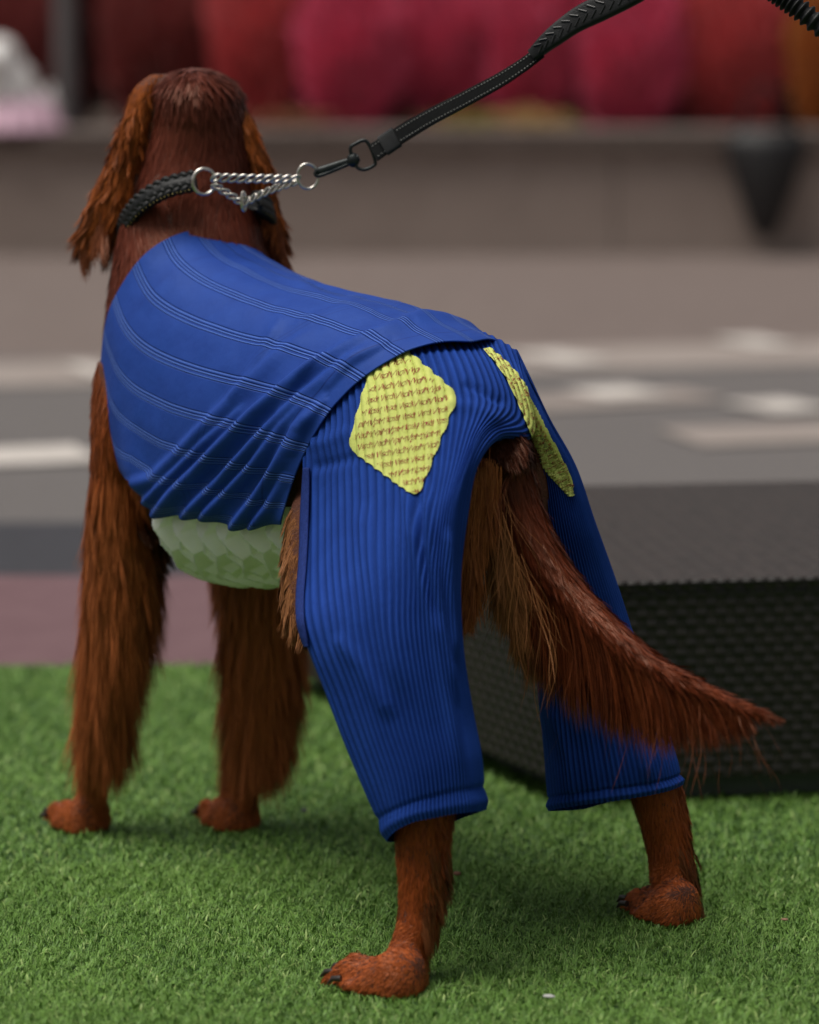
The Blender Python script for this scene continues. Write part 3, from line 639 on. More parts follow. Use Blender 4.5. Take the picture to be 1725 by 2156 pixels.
def coons(s0, s1, t0, t1):
    """s0: curve at s=0 (over t), s1 at s=1; t0: curve at t=0 (over s), t1 at t=1"""
    ns, nt = len(t0), len(s0); S = np.linspace(0, 1, ns)[:, None, None]; T = np.linspace(0, 1, nt)[None, :, None]
    return (1-S)*s0[None]+S*s1[None]+(1-T)*t0[:, None]+T*t1[:, None]-((1-S)*(1-T)*s0[0]+S*(1-T)*s1[0]+(1-S)*T*s0[-1]+S*T*s1[-1])
_k = np.linspace(0, 1, NS); _w = np.ones(NS); _w[0] = _w[-1] = 80
low_s = np.stack([np.polyval(np.polyfit(_k, low_e[:, c], 3, w=_w), _k) for c in range(3)], -1); low_s[0] = low_e[0]; low_s[-1] = low_e[-1]
UVQ = coons(neck_e, hem_e, top_e, low_s)+(low_e-low_s)[:, None]*(np.linspace(0, 1, NT_)**7)[None, :, None]
Sg = np.linspace(0, 1, NS)[:, None]*np.ones((1, NT_)); Tg = np.linspace(0, 1, NT_)[None]*np.ones((NS, 1))
def seg_dist(x, y, poly):
    d = np.full(x.shape, 1e9); along = np.zeros(x.shape); L = 0; tot = sum(math.dist(a, b) for a, b in zip(poly, poly[1:]))
    side = np.zeros(x.shape)
    for (x1, y1), (x2, y2) in zip(poly, poly[1:]):
        l2 = (x2-x1)**2+(y2-y1)**2; t = np.clip(((x-x1)*(x2-x1)+(y-y1)*(y2-y1))/l2, 0, 1)
        dd = np.hypot(x-x1-t*(x2-x1), y-y1-t*(y2-y1)); k = dd < d
        sg = np.sign((x-x1)*(y2-y1)-(y-y1)*(x2-x1))
        d = np.where(k, dd, d); along = np.where(k, (L+t*math.sqrt(l2))/tot, along); side = np.where(k, sg, side); L += math.sqrt(l2)
    return d, along, side
FOLDS = [([(338, 1088), (400, 1020), (470, 950), (560, 868), (650, 798), (740, 745), (870, 690), (960, 690)], 11, 13),
         ([(395, 1096), (450, 1040), (520, 968), (590, 900), (650, 845), (730, 785), (810, 735)], 10, 12),
         ([(440, 1092), (500, 1030), (560, 970), (620, 900), (690, 835)], 9, 11),
         ([(505, 1106), (560, 1042), (605, 975), (645, 905), (690, 860)], 10, 12),
         ([(545, 1108), (590, 1055), (628, 985)], 8, 10),
         ([(285, 1015), (345, 1000), (430, 915), (520, 825), (610, 745), (680, 700)], 6, 14),
         ([(320, 1060), (380, 1000), (450, 930), (540, 850)], 6, 9),
         ([(600, 690), (560, 760), (500, 850)], 3, 10), ([(740, 640), (800, 632), (860, 660)], 4, 9), ([(600, 600), (680, 640), (760, 660), (840, 665)], 3, 9),
         ([(640, 690), (720, 668), (800, 672)], 3, 10), ([(860, 690), (930, 680), (1010, 715)], 4, 10), ([(700, 850), (660, 905), (635, 960)], 4, 9),
         ([(700, 760), (640, 820), (600, 880)], 3, 7), ([(820, 740), (760, 775), (700, 830)], 3, 8)]
def shirt_half(sign, drop_hem=0.):
    U = UVQ[..., 0].copy(); V = UVQ[..., 1]; Q = UVQ[..., 2]
    if drop_hem: U = U-drop_hem*Sg**2*sm(0, .5, Tg)
    base, N = t_at(U, V*sign, 0.0)
    bl, _ = t_at(U, V, 0.0)
    x, y = proj(bl)
    D = .0075+.004*sm(.8, 1, Sg)+.010*sm(.75, 1.0, Tg)*sm(.25, .45, Sg)-.0035*sm(.3, 0, Sg)
    for poly, amp, wd in FOLDS:
        d, al, sd_ = seg_dist(x, y, poly); k = np.where(sd_ > 0, .8, 1.35)   # one flank steeper
        prof = np.exp(-(d/(wd*k))**2); env = sm(-.02, .12, 1-al)*(.35+.65*sm(1.05, .3, al))*(.5+.5*sm(0, .14, al))
        D = D+amp*.001*prof*env*1.35
    D = D+.0016*vnoise(base, 30, 11)+.0012*vnoise(base*[1, 1, .5], 55, 14)+.0005*vnoise(base, 80, 12)
    D = D-.0012*np.exp(-((Tg-1)/.02)**2)
    return base+N*D[..., None], Q, U
Pl, Ql, _ = shirt_half(1); Pr, Qr, _ = shirt_half(-1, .035)
P = np.concatenate([Pr[:, ::-1], Pl[:, 1:]], 1); Q = np.concatenate([(-2-Qr)[:, ::-1], Ql[:, 1:]], 1); S = np.repeat(Sg[:, :1], P.shape[1], 1)
mid = NT_-1
for _ in range(20):
    P[:, mid-14:mid+15] = .25*P[:, mid-15:mid+14]+.5*P[:, mid-14:mid+15]+.25*P[:, mid-13:mid+16]
shirt = mesh_np('shirt', P.reshape(-1, 3), gridf(P.shape[0], P.shape[1]), M_SHIRT, None, True, attrs={'q': Q, 's': S}); setp(shirt, DOG)
so = shirt.modifiers.new('cloth', 'SOLIDIFY'); so.thickness = .0016; so.offset = 1

# pleated pale green belly panel
nu, nv = 260, 260
U = np.linspace(.36, .625, nu)[:, None]*np.ones((1, nv)); V = np.linspace(.325, .70, nv)[None]*np.ones((nu, 1))
base, N = t_at(U, V, 0.0)
a = (U-.36)/.265*8.2+.14*vnoise(t_at(U, V)[0], 30, 77); b = (V-.3)/.4*4.6+.10*vnoise(t_at(U, V)[0], 34, 78)
zig = np.abs((b % 1)-.5)*2*.62; cellr = np.floor(b+.5) % 2
f = (a+zig+.5*cellr*0) % 1.0; f2 = (a*1.0+.5-zig*.8) % 1.0
D = .001+.0185*sm(.325, .36, V)*np.maximum(f**1.9, .8*f2**2.6)
D *= sm(0, .04, (U-.36)/.265)*.6+.4
P = base+N*D[..., None]
bp = mesh_np('belly_panel', P.reshape(-1, 3), gridf(nu, nv), M_TULLE, None, True); setp(bp, DOG); bp['label'] = 'pale green pleated gauze panel under the belly'

# ------------------------------------------------------------------ trousers
def t_depth(px, py): 
    d = (TPX-px)**2+(TPY-py)**2+np.where(FRONT, 0, 1e9); i = int(np.argmin(d)); return TORSO.reshape(-1, 3)[i, 1]
LR = [  # eight rib lines per row, then centre depth, half thickness, share taken from the torso
 ([(638, 880), (686, 815), (744, 752), (812, 706), (885, 690), (955, 690), (1022, 700), (1085, 745)], 3.60, .08, 1.),
 ([(640, 985), (690, 935), (757, 880), (840, 825), (920, 785), (1000, 762), (1065, 788), (1105, 832)], 3.59, .085, .93),
 ([(640, 1065), (690, 1035), (762, 985), (850, 925), (935, 875), (1020, 842), (1082, 868), (1116, 922)], 3.58, .09, .75),
 ([(637, 1150), (690, 1130), (765, 1085), (852, 1035), (930, 975), (990, 925), (1022, 912), (1052, 922)], 3.57, .09, .42),
 ([(633, 1230), (692, 1212), (768, 1178), (850, 1132), (915, 1085), (957, 1030), (984, 992), (1004, 978)], 3.555, .09, .15),
 ([(630, 1300), (698, 1290), (775, 1265), (850, 1230), (905, 1190), (940, 1140), (962, 1108), (981, 1083)], 3.545, .088, .03),
 ([(652, 1372), (712, 1367), (785, 1350), (850, 1325), (900, 1295), (933, 1260), (954, 1235), (966, 1208)], 3.53, .082, 0),
 ([(688, 1462), (745, 1457), (805, 1440), (865, 1425), (910, 1405), (944, 1385), (962, 1370), (973, 1352)], 3.515, .078, 0),
 ([(724, 1557), (776, 1552), (830, 1540), (885, 1530), (930, 1520), (961, 1510), (979, 1503), (992, 1496)], 3.50, .072, 0),
 ([(770, 1668), (811, 1656), (860, 1640), (906, 1625), (948, 1612), (980, 1604), (998, 1600), (1010, 1597)], 3.485, .066, 0),
 ([(818, 1772), (834, 1750), (872, 1731), (915, 1722), (955, 1714), (990, 1710), (1009, 1708), (1020, 1706)], 3.475, .058, 0)]
RRl = [  # left x, left y, right x, right y, depth, thick, torso share
 (1085, 735, 1090, 742, 3.70, .05, 1.), (1105, 830, 1122, 808, 3.71, .06, .8), (1116, 922, 1158, 885, 3.72, .07, .5), (1118, 1010, 1212, 985, 3.735, .075, .2), (1120, 1120, 1252, 1100, 3.745, .08, .05),
 (1122, 1230, 1292, 1215, 3.755, .08, 0), (1128, 1340, 1330, 1325, 3.76, .078, 0), (1136, 1450, 1366, 1425, 3.755, .075, 0), (1146, 1560, 1400, 1525, 3.745, .07, 0), (1152, 1645, 1424, 1600, 3.735, .066, 0), (1158, 1708, 1436, 1652, 3.73, .06, 0)]
RR = [([(xl+(xr-xl)*(.5-.5*math.cos(math.pi*(.03+.94*k/7))), yl+(yr-yl)*k/7+(6 if r > 7 else 0)*math.sin(math.pi*k/7)) for k in range(8)], y, th, sh) for r, (xl, yl, xr, yr, y, th, sh) in enumerate(RRl)]
RIBS_PER = 5
def trouser(rows, wrinkles, nback=5, last_drop=(6, 12)):
    R = []
    for r, (pts, yc, th, sh) in enumerate(rows):
        ring = []
        for j, (x, y) in enumerate(pts):
            f = -1+2*j/7*.98+.01; e = yc-th*math.sqrt(max(0, 1-f*f)); td = t_depth(x, y)-.010
            ring.append(Y(x, y, td*sh+e*(1-sh)))
        (x0, y0), (x7, y7) = pts[0], pts[-1]
        for k in range(nback):
            g = (k+1)/(nback+1); x = x7+(x0-x7)*(g*.8+.1); y = y7+(y0-y7)*g; y += (last_drop[0] if r == len(rows)-1 else 0)
            d_ = (yc+th*math.sin(math.pi*(g*.8+.1))*1.0)+(0.03 if r < 3 else 0); ring.append(Y(x, y, d_))
        R.append(ring)
    ncol = 8+nback; nv = ncol*RIBS_PER*8; nu = 300
    P = cr(cr(np.array(R), nu, 0), nv, 1, per=True); N = gnormals(P); c = P.mean(1, keepdims=True)
    if ((P-c)*N).sum(-1).mean() < 0: N = -N
    ph = np.arange(nv)/8.0*2*math.pi; t = np.linspace(0, 1, nu)[:, None]
    rib = .5+.5*np.cos(ph+0.0)[None]+0*t
    amp = .0012*(1-.25*np.sin(ph*.031+2))[None]
    D = amp*(rib*2-1)*(1-.35*np.exp(-((t-.985)/.012)**2))
    D = D+.0030*np.exp(-((t-.982)/.013)**2)-.0016*np.exp(-((t-.955)/.006)**2)
    x, y = proj(P); fr = sm(.02, -.02, ((P-CAM)*N).sum(-1)/3.5)
    for poly, am, wd in wrinkles:
        d, al, _ = seg_dist(x, y, poly); D = D+am*.001*np.exp(-(d/wd)**2)*sm(0, .15, al)*sm(0, .2, 1-al)*fr
    D = D+.0012*vnoise(P, 18, 21)
    return P+N*D[..., None], rib*np.ones((nu, 1)), nu, nv
WL = [([(845, 960), (870, 1120), (905, 1300), (940, 1480), (975, 1660)], 7, 13), ([(900, 1000), (905, 1150), (930, 1330), (965, 1500)], 6, 10), ([(880, 1020), (888, 1150), (920, 1330)], -5, 9), ([(760, 1050), (790, 1250), (850, 1480)], 4, 22),
      ([(970, 805), (1010, 822), (1070, 855)], -4, 9), ([(930, 850), (1000, 860), (1060, 890)], 4, 13), ([(645, 940), (690, 930), (750, 905)], 3, 16), ([(650, 985), (700, 975), (765, 960)], -3, 13),
      ([(940, 1100), (945, 1250), (960, 1400)], 5, 8), ([(700, 1330), (760, 1400), (830, 1520)], 4, 18)]
PL, rl, nuL, nvL = trouser(LR, WL); PRt, rr_, nuR, nvR = trouser(RR, [([(1160, 1480), (1200, 1600), (1210, 1700)], 5, 14), ([(1330, 1420), (1340, 1540), (1370, 1660)], 5, 14), ([(1240, 1450), (1270, 1600), (1280, 1690)], -4, 12)])
TRO = empty('trousers', tuple(DOG.location)); TRO.parent = DOG; TRO.location = (0, 0, 0)
Vt = np.concatenate([PL.reshape(-1, 3), PRt.reshape(-1, 3)]); Ft = np.concatenate([gridf(nuL, nvL, True), gridf(nuR, nvR, True, nuL*nvL)])
ribs = np.concatenate([rl.ravel(), rr_.ravel()])
bvh = BVHTree.FromPolygons(Vt.tolist(), Ft.tolist())
bpy.data.objects.remove(TRO)
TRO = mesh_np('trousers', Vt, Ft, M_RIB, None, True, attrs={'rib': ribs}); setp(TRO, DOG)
# trim along the front opening
def strip(pl, pr, depth_off, n=80, k=7, bulge=.002):
    A = cr(np.array(pl, float), n); B = cr(np.array(pr, float), n); R = []
    for i in range(n):
        row = []
        for j in range(k):
            f = j/(k-1); p = A[i]*(1-f)+B[i]*f; d = p[2]+depth_off-bulge*math.sin(math.pi*f); row.append(Y(p[0], p[1], d))
        R.append(row)
    return np.array(R)
def col_y(px, py):
    p = CAM; d = ray(px, py); h = bvh.ray_cast(Vector(p), Vector(d)); return h[0].y if h[0] is not None else None
tl_, tr_ = [], []
for x0, x1, y in ((640, 652, 985), (637, 652, 1030), (633, 650, 1100), (632, 648, 1150), (629, 645, 1200), (625, 641, 1250), (625, 641, 1300), (632, 646, 1335), (642, 650, 1362)):
    dpt = col_y(x1+4, y) or 3.55; tl_.append((x0, y, dpt+.008)); tr_.append((x1, y, dpt-.001))
Pst = strip(tl_, tr_, -.002)
o = mesh_np('trim', Pst.reshape(-1, 3), gridf(80, 7), M_TRIM, None, True); so = o.modifiers.new('t', 'SOLIDIFY'); so.thickness = .003; so.offset = 0
def setp2(o, parent_mesh):
    o.parent = parent_mesh; o.matrix_parent_inverse.identity(); o.location = (0, 0, 0); return o
setp2(o, TRO)
# patches: grids laid onto the ribbed cloth
def onto(x, y, off, near_y):
    out = np.zeros(x.shape+(3,)); ok = np.zeros(x.shape, bool)
    for idx in np.ndindex(x.shape):
        d = ray(x[idx], y[idx]); h = bvh.ray_cast(Vector(CAM), Vector(d))
        if h[0] is None:
            h = bvh.find_nearest(Vector(Y(x[idx], y[idx], near_y)))
            n = h[1]; 
        else: ok[idx] = True; n = h[1]
        n = np.array(n); n = n if n@d < 0 else -n
        out[idx] = np.array(h[0])+n*off
    return out, ok
QA = np.array([[733, 943], [880, 1052], [966, 832], [803, 690]], float)   # lower left, lower right, upper right, hidden corner
def quad_px(s, t): 
    s = np.asarray(s)[..., None]; t = np.asarray(t)[..., None]; return (1-s)*(1-t)*QA[0]+s*(1-t)*QA[1]+s*t*QA[2]+(1-s)*t*QA[3]
ng = 250; s_, t_ = np.meshgrid(np.linspace(0, 1, ng), np.linspace(0, 1, ng), indexing='ij'); pq = quad_px(s_, t_)
Pp, ok = onto(pq[..., 0], pq[..., 1], .0019, 3.55)
F = gridf(ng, ng); rr = .12
dx = np.maximum(np.abs(s_-.5)-(.5-rr), 0); dy = np.maximum(np.abs(t_-.5)-(.5-rr*.8), 0); ins = (dx/rr)**2+(dy/(rr*.8))**2 <= 1
ins &= ok; F = F[ins.ravel()[F].all(1)]
pa = mesh_np('patch', Pp.reshape(-1, 3), F, M_YEL, None, True, attrs={'rib': np.ones(ng*ng)}); setp2(pa, TRO); pa['label'] = 'lime yellow patch with red lettering on the left thigh'
# right hand patch
El = cr(np.array([(1020, 738), (1060, 792), (1085, 842), (1108, 900), (1128, 948), (1150, 988), (1180, 1022), (1200, 1044)], float), 240); Er = cr(np.array([(1032, 735), (1068, 766), (1098, 802), (1126, 852), (1153, 905), (1180, 955), (1206, 1008), (1207, 1044)], float), 240)
f = np.linspace(0, 1, 60)[None, :, None]; pr_ = El[:, None]*(1-f)+Er[:, None]*f
Pr2, ok = onto(pr_[..., 0], pr_[..., 1], .0026, 3.72)
pb = mesh_np('patch', Pr2.reshape(-1, 3), gridf(240, 60), M_YEL, None, True, attrs={'rib': np.ones(240*60)}); setp2(pb, TRO); pb['label'] = 'lime yellow patch with red lettering on the right thigh'
# lettering printed on both patches
fc = bpy.data.curves.new('t', 'FONT'); fc.body = 'WpsdM'; fc.size = 1; fc.offset = -.02; fc.shear = .25; fc.space_character = .80; fo = bpy.data.objects.new('t', fc); col.objects.link(fo)
dg = bpy.context.evaluated_depsgraph_get(); tm = bpy.data.meshes.new_from_object(fo.evaluated_get(dg)); bpy.data.objects.remove(fo)
import bmesh
bm_ = bmesh.new(); bm_.from_mesh(tm); bmesh.ops.triangulate(bm_, faces=bm_.faces)
bmesh.ops.subdivide_edges(bm_, edges=[e for e in bm_.edges if e.calc_length() > .18], cuts=1); bmesh.ops.triangulate(bm_, faces=bm_.faces)
bm_.verts.ensure_lookup_table(); TV = np.array([v.co[:2] for v in bm_.verts]); TF = np.array([[v.index for v in f.verts] for f in bm_.faces]); bm_.free()
tw = TV[:, 0].max(); TV[:, 0] /= tw; TV[:, 1] /= .70
def lettering(mapf, near, inside, ux, uy, off, parent, rows, cols, hgt, wid, shear_row):
    V, F, b = [], [], 0
    for r in range(rows):
        for c in range(cols):
            q = TV.copy(); x = q[:, 0]; yv = q[:, 1]
            zig = np.where(x < .5, -x*.5, -.25+(x-.5)*.5)*1.1
            X = ux[0]+c*ux[1]+r*ux[2]+x*wid; Yv = uy[0]+c*uy[1]+r*uy[2]-(yv-.3)*hgt-zig*hgt*-1.0+x*uy[1]
            k = inside(X, Yv)
            if not k.any(): continue
            keep = k[TF].all(1)
            if not keep.any(): continue
            P, ok = mapf(X, Yv)
            if not ok.all() or np.ptp(P[:, 1]) > .05: continue
            V.append(P); F.append(TF[keep]+b); b += len(P)
    o = mesh_np('lettering', np.concatenate(V), np.concatenate(F), M_RED, None, False); setp2(o, parent); return o
def inq(x, y):
    # inverse of the patch quadrilateral (nearly a parallelogram)
    o0 = QA[0]; M = np.stack([((QA[1]-QA[0])+(QA[2]-QA[3]))/2, ((QA[3]-QA[0])+(QA[2]-QA[1]))/2], 1); st_ = np.linalg.inv(M)@np.stack([x-o0[0], y-o0[1]])
    s, t = st_; dx = np.maximum(np.abs(s-.5)-(.465-rr), 0); dy = np.maximum(np.abs(t-.5)-(.465-rr), 0); return (dx/rr)**2+(dy/rr)**2 <= .9
lettering(lambda x, y: onto(x, y, .0024, 3.55), 3.55, inq, (700, 33.5, 5.0), (700, -6, 22.5), 0, pa, 20, 9, 14, 33, 0)
polyR = np.concatenate([El, Er[::-1]])
def mapR(x, y): return onto(x, y, .0031, 3.72)
# right patch: the words run down along the ribs
def letR():
    V, F, b = [], [], 0
    for lane in range(3):
        for k in range(20):
            q = TV; al = (k+q[:, 0]*.85)/20*1.0+.012*lane; ac = (lane+.2+q[:, 1]*.5)/3
            i = np.clip(al*239, 0, 238.99); a0 = i.astype(int); fr_ = (i-a0)[:, None]; a = El[a0]*(1-fr_)+El[a0+1]*fr_; b2 = Er[a0]*(1-fr_)+Er[a0+1]*fr_; p = a*(1-ac[:, None])+b2*ac[:, None]
            if al.max() > .985: continue
            P, ok = mapR(p[:, 0], p[:, 1]); V.append(P); F.append(TF+b); b += len(P)
    o = mesh_np('lettering', np.concatenate(V), np.concatenate(F), M_RED, None, False); setp2(o, pb)
letR()

# ------------------------------------------------------------------ collar, chain, rings
COL = empty('collar', (0, 0, 0)); COL.parent = DOG; COL.location = (-DOG.location.x, -DOG.location.y, 0)
cp = [(412, 384, 3.998), (350, 400, 4.004), (298, 434, 4.02), (267, 485, 4.06), (270, 545, 4.13), (380, 575, 4.20), (480, 560, 4.19), (550, 500, 4.15), (562, 450, 4.09), (532, 425, 4.03)]
cpts = cr(np.array([Y(x, y, d) for x, y, d in cp]), 400)
seg = np.linalg.norm(np.diff(cpts, axis=0), axis=1); sl = np.concatenate([[0], np.cumsum(seg)])
Tt = nrm(np.gradient(cpts, axis=0)); cc = cpts.mean(0); Rn = nrm((cpts-cc)-((cpts-cc)*Tt).sum(-1, keepdims=True)*Tt); Wd = np.cross(Tt, Rn)
Nb, per_ = 4, .030
mb = MB()
for row in (-1, 1):
    for k in range(3):
        ph = 2*math.pi*sl/per_+k*2*math.pi/3+row*.6
        c = cpts+Wd*(np.sin(ph)*.0042+row*.0062)[:, None]+Rn*(np.sin(2*ph)*.0022+.005)[:, None]; mb.tube(c, .0036, 8)
mb.tube(cpts+Rn*.001, .010, 8)
def partc(mb, name, mat, parent): o = mb.build(name, mat); o.parent = parent; o.location = (0, 0, 0); return o
partc(mb, 'braided_band', M_BLK2, COL)
mb = MB()
for i in range(8, 392, 6):
    mb.ell(cpts[i]+Rn[i]*.0085-Wd[i]*.0125*(1 if Wd[i][2] > 0 else -1), [Tt[i]*.0014, Rn[i]*.0006, Wd[i]*.0006], 6, 4)
partc(mb, 'gold_stitching', simple('gold_thread', (.35, .25, .06), .5), COL)
def ringo(mb, px, py, d, rx, ry, wire, tilt=0., yaw=0., n=40, arc=(0, 2*math.pi)):
    c = Y(px, py, d); s = d/FP; t = np.linspace(arc[0], arc[1], n, endpoint=arc != (0, 2*math.pi)); ca, sa = math.cos(tilt), math.sin(tilt)
    X = rx*np.cos(t); Yv = ry*np.sin(t); x = X*ca-Yv*sa; y = X*sa+Yv*ca
    pts = c+np.stack([x*s*math.cos(yaw), x*s*math.sin(yaw), y*s], -1); mb.tube(pts, wire, 10, per=arc == (0, 2*math.pi)); return mb
mb = MB(); ringo(mb, 430, 382, 3.985, 25, 27, .0021, -.1, .35); partc(mb, 'ring', M_STEEL, COL)
mb = MB(); ringo(mb, 648, 371, 3.97, 22, 26, .0017, .1, .2); partc(mb, 'ring', M_STEEL, COL)
mb = MB(); ringo(mb, 513, 424, 3.975, 6, 19, .0021, .05, .9); partc(mb, 'ring', M_STEEL, COL)
def chain(mb, pts, pitch, la=.0066, lb=.0042, wire=.0017):
    pts = cr(np.array(pts), 300); s = np.concatenate([[0], np.cumsum(np.linalg.norm(np.diff(pts, axis=0), axis=1))]); n = int(s[-1]/pitch)
    for k in range(n):
        m = (k+.5)*s[-1]/n; c = np.array([np.interp(m, s, pts[:, a]) for a in range(3)]); m2 = min(m+.002, s[-1]); d = nrm(np.array([np.interp(m2, s, pts[:, a]) for a in range(3)])-np.array([np.interp(m-.002, s, pts[:, a]) for a in range(3)]))
        vw = nrm(c-CAM); u = nrm(np.cross(d, vw)); w_ = np.cross(d, u); an = .75; u2 = u*math.cos(an)+w_*math.sin(an)
        d2 = nrm(d*.92+u*.38); t = np.linspace(0, 2*math.pi, 20, endpoint=False)
        mb.tube(c+np.cos(t)[:, None]*d2*la+np.sin(t)[:, None]*u2*lb, wire, 8, per=True)
mb = MB(); chain(mb, [Y(447, 374, 3.975), Y(530, 376, 3.965), Y(630, 377, 3.968)], .0092)
chain(mb, [Y(630, 380, 3.97), Y(570, 400, 3.97), Y(512, 428, 3.975)], .0078, .0056, .0034, .0015)
chain(mb, [Y(449, 388, 3.978), Y(480, 408, 3.978), Y(512, 428, 3.975)], .0088, .006, .0038, .0016)
partc(mb, 'chain', M_STEEL, COL)

# ------------------------------------------------------------------ leash
LP = [(786, 322, 3.955), (830, 292, 3.95), (900, 250, 3.93), (980, 208, 3.91), (1050, 170, 3.89), (1100, 138, 3.88), (1140, 108, 3.87)]
HP = [(1122, 116, 3.872), (1160, 82, 3.865), (1215, 42, 3.86), (1275, 12, 3.85), (1340, -22, 3.84), (1420, -70, 3.83), (1500, -110, 3.82)]
LE = empty('leash', tuple(Y(786, 322, 3.955))); tag(LE, 'black webbing leash with grey stitching, clipped to the chain of the dog collar', 'leash')
def leash_band(name, path, wpx, th, mat, zoff=0., n=120, yaw=.35, wend=None):
    C = cr(np.array([Y(*p) for p in path]), n); T = nrm(np.gradient(C, axis=0)); vw = nrm(C-CAM); W = nrm(np.cross(T, vw)); B = np.cross(W, T); W, B = W*math.cos(yaw)+B*math.sin(yaw), B*math.cos(yaw)-W*math.sin(yaw)
    wv = np.interp(np.linspace(0, 1, n), np.linspace(0, 1, len(wpx)), wpx)*3.9/FP/2
    th_ = np.linspace(0, 2*math.pi, 20, endpoint=False); cs = np.sign(np.cos(th_))*np.abs(np.cos(th_))**.35; sn = np.sign(np.sin(th_))*np.abs(np.sin(th_))**.5
    P = C[:, None]+W[:, None]*(cs[None]*wv[:, None])[..., None]+B[:, None]*(sn*th)[None, :, None]
    mb = MB(); mb.grid(P, True); mb.add(P[0], [[k, (k+1) % 20, 10, 10] for k in range(20)]); mb.add(P[-1], [[k, (k+1) % 20, 10, 10] for k in range(20)])
    return setp(mb.build(name, mat), LE), C, T, W, B, wv
_, C, T, W, B, wv = leash_band('strap', LP, [42, 39, 36, 33, 30, 28], .0016, M_BLK)
mb = MB()
for sg in (-.62, .62):
    s = np.concatenate([[0], np.cumsum(np.linalg.norm(np.diff(C, axis=0), axis=1))])
    for m in np.arange(.004, s[-1]-.002, .0042):
        if .018 < m < .034: continue
        p = np.array([np.interp(m, s, (C+W*(wv*sg)[:, None])[:, a]) for a in range(3)]); i = int(np.searchsorted(s, m)) % 120
        for bs in (-1, 1): mb.ell(p+B[i]*.0017*bs, [T[i]*.0013, W[i]*.0006, B[i]*.0005], 6, 4)
setp(mb.build('stitching', M_STITCH), LE)
leash_band('strap_keeper', [(806, 308, 3.9515), (822, 297, 3.9505), (836, 288, 3.949)], [47, 47], .0032, M_BLK2, n=20)
_, C, T, W, B, wv = leash_band('padded_handle', HP, [26, 42, 52, 54, 54, 52], .006, M_BLK2)
mb = MB()
for i in range(10, 116, 6):
    for sg in (-1, 1):
        q = C[i]-B[i]*.0058*(1 if (B[i]@(C[i]-CAM)) > 0 else -1)-W[i]*wv[i]*.35*sg*0
        mb.tube([q+W[i]*wv[i]*(.55*sg)-T[i]*.004, q+W[i]*wv[i]*.08*sg+T[i]*.004], .0014, 6)
setp(mb.build('grip_ridges', simple('black_silicone', (.006, .006, .007), .35), None), LE)
rp = [(1500, -110, 3.82), (1560, -85, 3.8), (1610, -35, 3.78), (1650, -5, 3.77), (1700, 32, 3.76), (1780, 100, 3.75), (1860, 210, 3.74)]
RC = cr(np.array([Y(*p) for p in rp]), 260); rad = .0105+.0022*np.sin(np.arange(260)*2*math.pi/9.0); rad *= sm(0, .12, np.linspace(0, 1, 260))*.6+.4
mb = MB(); mb.tube(RC, rad, 18); setp(mb.build('ribbed_grip', M_BLK2), LE)
# snap hook and swivel frame
mb = MB(); hk = [Y(668, 358, 3.962), Y(664, 366, 3.962), Y(672, 370, 3.962), Y(700, 360, 3.962), Y(738, 344, 3.96)]; hk2 = [Y(664, 358, 3.966), Y(690, 352, 3.965), Y(736, 335, 3.962)]
HB = cr(np.array([Y(666, 363, 3.965), Y(690, 355, 3.963), Y(715, 346, 3.962), Y(738, 338, 3.96)]), 30); mb.tube(HB, np.interp(np.linspace(0, 1, 30), [0, .1, .5, .85, 1], [.0040, .0052, .0048, .0040, .0032]), 12, flat=.6)
mb.tube(cr(np.array(hk), 30), .0022, 8); setp(mb.build('snap_hook', M_GUN), LE)
mb = MB(); mb.ell(Y(744, 337, 3.96), [(.0075, 0, 0), (0, .006, 0), (0, 0, .0085)], 16, 10); mb.tube([Y(736, 341, 3.96), Y(756, 331, 3.96)], .0045, 10); setp(mb.build('swivel', M_GUN), LE)
fr = [(742, 330), (738, 312), (748, 303), (772, 297), (790, 338), (785, 350), (766, 357), (752, 352), (748, 340)]
mb = MB(); mb.tube(cr(np.array([Y(x, y, 3.958) for x, y in fr]), 60, per=True), .0021, 8, per=True); setp(mb.build('swivel_frame', M_GUN), LE)

# ------------------------------------------------------------------ fur regions
def w_px(fn): return lambda P: fn(*proj(P))
# lower neck and chest outside the shirt
q, nn, T, u, v = area_sample(TORSO, TN, 90000, wfun=lambda P: np.where(np.arange(P.shape[0])[:, None] > .70*NU, 1., 0.)*np.ones(P.shape[:2]))
vm = np.where(v > .5, 1-v, v); nu_lim = np.interp(vm, neck_e[:, 1], neck_e[:, 0], right=.80)
k = (u > nu_lim+.006) | ((vm > neck_e[-1, 1]+.01) & (u > .80)); q, nn, T, u, v = q[k], nn[k], T[k], u[k], v[k]
ton = .5+.5*vnoise(q, 22, 6); sw = nrm(np.cross(nn, T))
fur('chest_coat', q, nn, nrm(-T+sw*(.4*vnoise(q, 24, 9))[:, None]), rng.uniform(.020, .030, len(q)), (.055, .0120, .008), (.185, .044, .025), .00030, 5, .015, .08, wave=.08, clumps=8000, clump=.35, tone=ton, cva=.5, tilt=.35, jit=.03, fz=.6)
